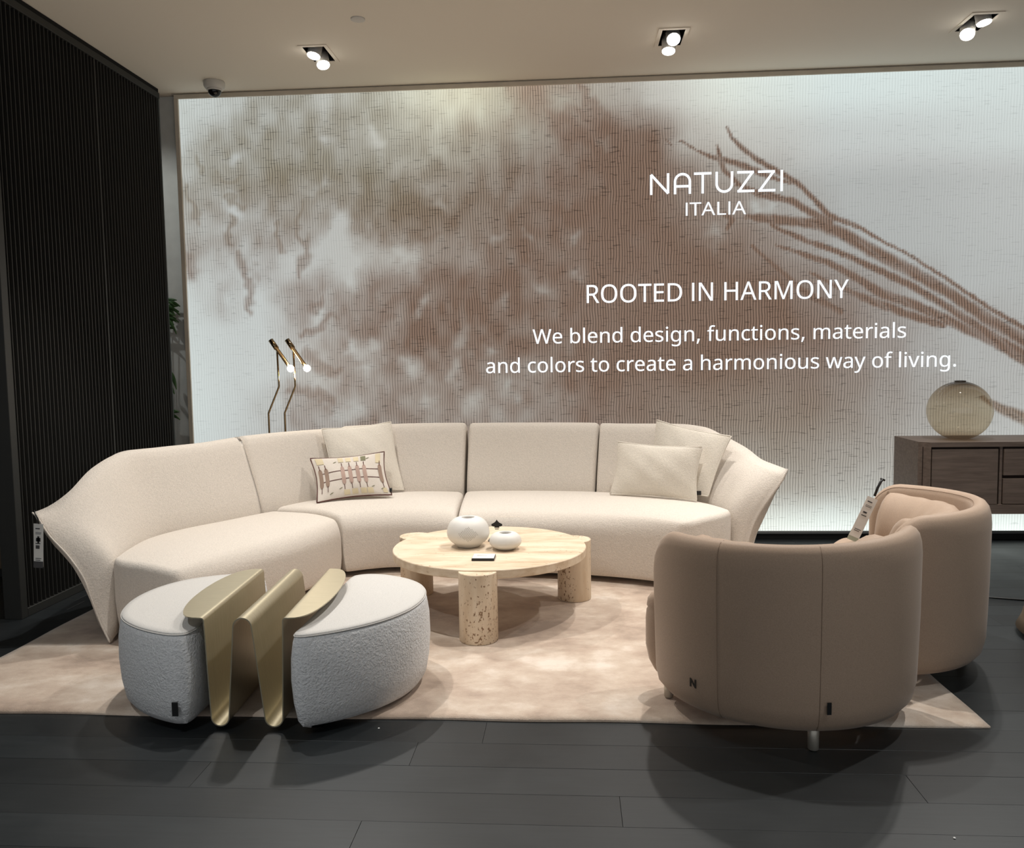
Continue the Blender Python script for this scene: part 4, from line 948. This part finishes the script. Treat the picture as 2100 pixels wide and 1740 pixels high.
mm = Matrix((t1, Vector((0, 0, 1)), nr_)).transposed(); pp = Vector((p.x, p.y, .165)); vs = [tuple(pp + mm @ v.co) for v in me.vertices]
obj('emblem', vs, [tuple(q.vertices) for q in me.polygons], M['black'], ch1, False, label='small black N emblem')

# ------------------------------------------------------------------ hanging price tags
def hang_tag(name, top, w, h, tilt, label, right):
    t_ = thing(name, label, 'price tag', top); top = Vector(top); ax = Vector((math.sin(tilt), 0, -math.cos(tilt))); rx = Vector((math.cos(tilt), 0, math.sin(tilt)))
    def quad(a0, a1, b0, b1, y, th=.001):
        V = []
        for dy in (0, th):
            for a, b in ((a0, b0), (a1, b0), (a1, b1), (a0, b1)): q = top + rx * a + ax * b; V.append((q.x, q.y + y + dy, q.z))
        return V, [(0, 1, 2, 3), (7, 6, 5, 4), (0, 4, 5, 1), (1, 5, 6, 2), (2, 6, 7, 3), (3, 7, 4, 0)]
    obj('card', *quad(-w / 2, w / 2, .03, .03 + h, 0), M['paper'], t_, False)
    for k, (a0, a1, b0, b1) in enumerate(((-.3, .15, .10, .125), (-.3, .3, .2, .21), (-.3, .25, .23, .24), (-.25, .1, .36, .40), (-.3, .2, .45, .47), (-.3, .3, .80, .815), (-.3, .2, .84, .855))):
        obj('printed_mark', *quad(a0 * w, a1 * w, .03 + b0 * h, .03 + b1 * h, -.001, .0008), M['ink'], t_, False)
    return t_, top, rx, ax, quad
t_, top, rx, ax, quad = hang_tag('hanging_price_tag', (-2.435, 3.60, .605), .046, .20, -.06, 'white price tag hanging from the left arm tip of sofa', 0)
obj('loop', *tube([(-2.465, 3.618, .634), (-2.45, 3.60, .622), (-2.437, 3.599, .60), (-2.435, 3.60, .575)], .003, 6), M['black'], t_)
em = [quad(-.010, .010, .095, .112, -.002), quad(-.004, .004, .088, .12, -.002)]
obj('printed_mark', *join(em), M['black'], t_, False); obj('printed_mark', *quad(-.012, .006, .130, .146, -.002), M['ink'], t_, False)
obj('dark_end', *quad(-.023, .023, .205, .235, -.002), M['ink'], t_, False, label='dark grey lower end')
t_, top, rx, ax, quad = hang_tag('hanging_price_tag', (1.405, 3.915, .655), .050, .20, -.42, 'white price tag tied to the far armchair by black cord', 0)
obj('loop', *tube([(1.440, 3.93, .712), (1.430, 3.925, .699), (1.416, 3.92, .675), (1.402, 3.92, .635)], .006, 6), M['black'], t_)
obj('loop', *tube([(1.432, 3.93, .715), (1.452, 3.935, .706)], .005, 6), M['black'], t_)
obj('plastic_sleeve', *quad(-.026, .024, .205, .25, .001), plain('pale_green_sleeve', (176, 186, 170), .3), t_, False)

# ------------------------------------------------------------------ cabinet, right
cb = thing('sideboard', 'grey-brown oak sideboard in front of the wall graphic', 'sideboard', (3.1, 5.64, 0))
CX0, CX1, CY0, CY1, CZ0, CZ1 = 2.215, 4.15, 5.40, 5.845, .266, .725
# carcass: top with chamfered corner, side, bottom, back
def prism(pts, z0, z1):
    n = len(pts); return [(p[0], p[1], z0) for p in pts] + [(p[0], p[1], z1) for p in pts], [tuple(range(n - 1, -1, -1)), tuple(range(n, 2 * n))] + [(i, (i + 1) % n, (i + 1) % n + n, i + n) for i in range(n)]
pl = [(CX0 + .06, CY0), (CX1, CY0), (CX1, CY1), (CX0, CY1), (CX0, CY0 + .05)]
obj('top_panel', *prism(pl, CZ1 - .03, CZ1), M['oak'], cb, False)
obj('bottom_panel', *prism(pl, CZ0, CZ0 + .06), M['oak'], cb, False)
obj('side_panel', *prism([(CX0, CY0 + .05), (CX0 + .06, CY0), (CX0 + .065, CY0 + .02), (CX0 + .02, CY0 + .06), (CX0 + .02, CY1), (CX0, CY1)], CZ0 + .06, CZ1 - .03), M['oak'], cb, False)
obj('side_panel', *box(CX1 - .02, CX1, CY0, CY1, CZ0 + .06, CZ1 - .03), M['oak'], cb, False)
obj('back_panel', *box(CX0 + .02, CX1 - .02, CY0 + .03, CY1 - .005, CZ0 + .06, CZ1 - .03), plain('dark_recess', (48, 34, 28), .8), cb, False)
obj('door', *box(CX0 + .068, 2.688, CY0 + .004, CY0 + .026, CZ0 + .062, CZ1 - .045, .002), M['oak'], cb, False)
obj('divider', *box(2.700, 2.716, CY0 + .012, CY0 + .032, CZ0 + .06, CZ1 - .03), M['oak'], cb, False)
for z0_, z1_ in ((.33, .492), (.512, .680)):
    for x0_, x1_ in ((2.722, 3.38), ):
        d_ = obj('drawer', *box(x0_, x1_, CY0 + .002, CY0 + .028, z0_, z1_, .002), M['oak'], cb, False)
obj('door', *box(3.40, 4.12, CY0 + .004, CY0 + .026, CZ0 + .062, CZ1 - .045, .002), M['oak'], cb, False)
for lx in (2.36, 4.0):
    for ly in (5.46, 5.78):
        obj('leg', *box(lx - .012, lx + .012, ly - .012, ly + .012, 0, CZ0 + .001, .001), M['black'], cb, False)
gv = thing('glass_vase', 'large smoked brown glass globe vase standing on the sideboard', 'vase', (2.545, 5.63, CZ1))
hh = .385; rr = .197; pr = []
for a in np.linspace(-PI / 2 + .36, PI / 2 - .17, 30): pr.append((rr * math.cos(a) * (1.0), hh / 2 + hh / 2 * math.sin(a)))
z_off = -pr[0][1] + .004
pr = [(.0, .002), (pr[0][0] * .8, .002)] + [(r, z + z_off) for r, z in pr]
o = obj('glass_body', *lathe([(max(r, .0003), z) for r, z in pr], (2.545, 5.63, CZ1), 64), M['glass'], gv)
obj('rim', *lathe([(.034, pr[-1][1] + .001), (.036, pr[-1][1] + .006), (.030, pr[-1][1] + .008), (.028, pr[-1][1] + .002), (.034, pr[-1][1] + .001)], (2.545, 5.63, CZ1), 32), plain('dark_glass_rim', (40, 34, 28), .1), gv)

# ------------------------------------------------------------------ twin floor lamp
lm = thing('twin_floor_lamp', 'slim brass floor lamp with two angled stems behind the sofa', 'floor lamp', (-2.03, 5.62, 0))
obj('base', *lathe([(0, 0), (.13, 0), (.132, .003), (.132, .010), (.128, .013), (0, .013)], (-2.03, 5.62, 0), 48), M['brass'], lm)
for dx, (kx0, kx1) in ((0, (0, 0)), (.1145, (0, 0))):
    x = -2.088 + dx
    st_ = obj('stem', *tube([(x, 5.62, .012), (x, 5.62, .5), (x, 5.62, .940), (x + .002, 5.62, .948), (x + .079, 5.62, 1.122), (x + .081, 5.62, 1.132), (x + .077, 5.62, 1.39)], .0065, 12), M['brass'], lm)
    a = Vector((x + .034, 5.622, 1.448)); b = Vector((x + .165, 5.60, 1.265)); dv = (b - a).normalized()
    hd = obj('lamp_head', *tube([a, a + dv * .075, a + dv * .076, b - dv * .0], [.0175, .0175, .0125, .0125], 20), M['brass'], lm)
    c_ = b + dv * .018
    prb = [(.0005, -.026)] + [(.024 * math.cos(t), .024 * math.sin(t)) for t in np.linspace(-1.4, 1.4, 11)] + [(.0005, .024)]
    obj('bulb', *lathe(prb, tuple(c_), 20), M['bulb'], hd)
    pl_ = bpy.data.lights.new('bulb_light', 'POINT'); pl_.energy = 1.6; pl_.color = (1, .85, .65); pl_.shadow_soft_size = .025; po = bpy.data.objects.new('bulb_light', pl_); C.objects.link(po); po.location = c_ + dv * .05

# ------------------------------------------------------------------ plant behind the screen
pp_ = thing('potted_plant', 'leafy green plant half hidden behind the slatted screen', 'plant', (-3.12, 5.62, 0))
obj('pot', *lathe([(0, 0), (.12, 0), (.15, .3), (.14, .3), (.13, .27), (0, .27)], (-3.12, 5.62, 0), 32), M['pot'], pp_)
rl = random.Random(3)
ends = [(-2.88, 5.82, 1.70), (-2.93, 5.82, 1.62), (-2.92, 5.82, 1.25), (-2.93, 5.82, .98), (-3.2, 5.6, 1.6), (-3.3, 5.5, 1.3)]
for e in ends: obj('stem', *tube(cr([(-3.12, 5.62, .27), (-3.12 + (e[0] + 3.12) * .3, 5.64, .5 * e[2] + .2), e], 12), .004, 6), M['stem'], pp_)
def leaf(p, dvec, ln, w_, roll):
    p = Vector(p); dvec = Vector(dvec).normalized(); u = dvec.cross(Vector((0, 1, .15 + roll))).normalized(); nn_ = u.cross(dvec); V = []; F = []
    for j in range(7):
        q = j / 6; ww = w_ * math.sin(PI * min(1, q * .95 + .03)) ** .8 * (1 - .35 * q); cpt = p + dvec * ln * q - Vector((0, 0, 1)) * (ln * .25 * q * q)
        for i in (-1, 0, 1): V.append(tuple(cpt + u * ww * i + nn_ * (-.012 if i == 0 else 0)))
    for j in range(6):
        for i in (0, 1): a = j * 3 + i; F.append((a, a + 1, a + 4, a + 3))
    obj('leaf', V, F, M['leaf'], pp_)
for e, nlv in zip(ends, (13, 9, 2, 3, 6, 5)):
    for k in range(nlv):
        dx = rl.uniform(.3, 1.1) if nlv > 2 and e[0] > -3 else rl.uniform(-.6, .6)
        leaf((e[0] + rl.uniform(-.05, .02), e[1] - rl.uniform(-.01, .02), e[2] + rl.uniform(-.08, .06)), (dx, -.04 * rl.random(), rl.uniform(-.7, .3)), rl.uniform(.08, .13), rl.uniform(.014, .022), rl.uniform(-.4, .4))
leaf((-2.87, 5.82, 1.24), (.35, 0, -1), .11, .018, 0)

# ------------------------------------------------------------------ odds and ends, right
cb2 = obj('power_cable', *tube(cr([(1.5, 4.55, .005), (1.85, 4.61, .005), (2.0, 4.60, .006), (2.07, 4.52, .007), (2.12, 4.47, .006), (2.35, 4.40, .005), (2.7, 4.34, .005)], 60), .005, 8), M['black'], None)
tag(cb2, 'black power cable lying on the floor right of the armchairs', 'cable')
pf = thing('upholstered_pouf', 'brown upholstered seat base cut off by the right picture edge', 'pouf', (2.415, 3.74, 0))
sq = []
for a in np.linspace(0, 2 * PI, 48, endpoint=False):
    ca_, sa_ = math.cos(a), math.sin(a); kk = (abs(ca_) ** 2.3 + abs(sa_) ** 2.3) ** (-1 / 2.3); sq.append((kk * ca_, kk * sa_))
rings = [[(2.415 + x * r, 3.74 + y * r, z) for x, y in sq] for r, z in ((.385, .018), (.395, .026), (.375, .07), (.345, .2), (.335, .36), (.32, .40), (.28, .415), (.1, .42), (.005, .42))]
o = obj('body', *loft(rings), plain('brown_fabric', (92, 78, 60), .9), pf); fix_normals(o)
obj('base', *lathe([(0, 0), (.30, 0), (.30, .02), (0, .02)], (2.415, 3.74, 0), 32), M['black'], pf)
for i, (x, y) in enumerate([(1.70, 2.86), (1.01, 2.20), (-.69, 2.80)]):
    o = obj('paper_scrap', *box(x, x + (.03, .006, .006)[i], y, y + .006, .0002, .003, .001), M['paper'], None, False)
    tag(o, ('thin white scrap on the dark floor beyond the rug corner', 'tiny white speck on the dark floor below the near armchair', 'tiny white speck on the dark floor by the rug edge, centre left')[i], 'scrap')
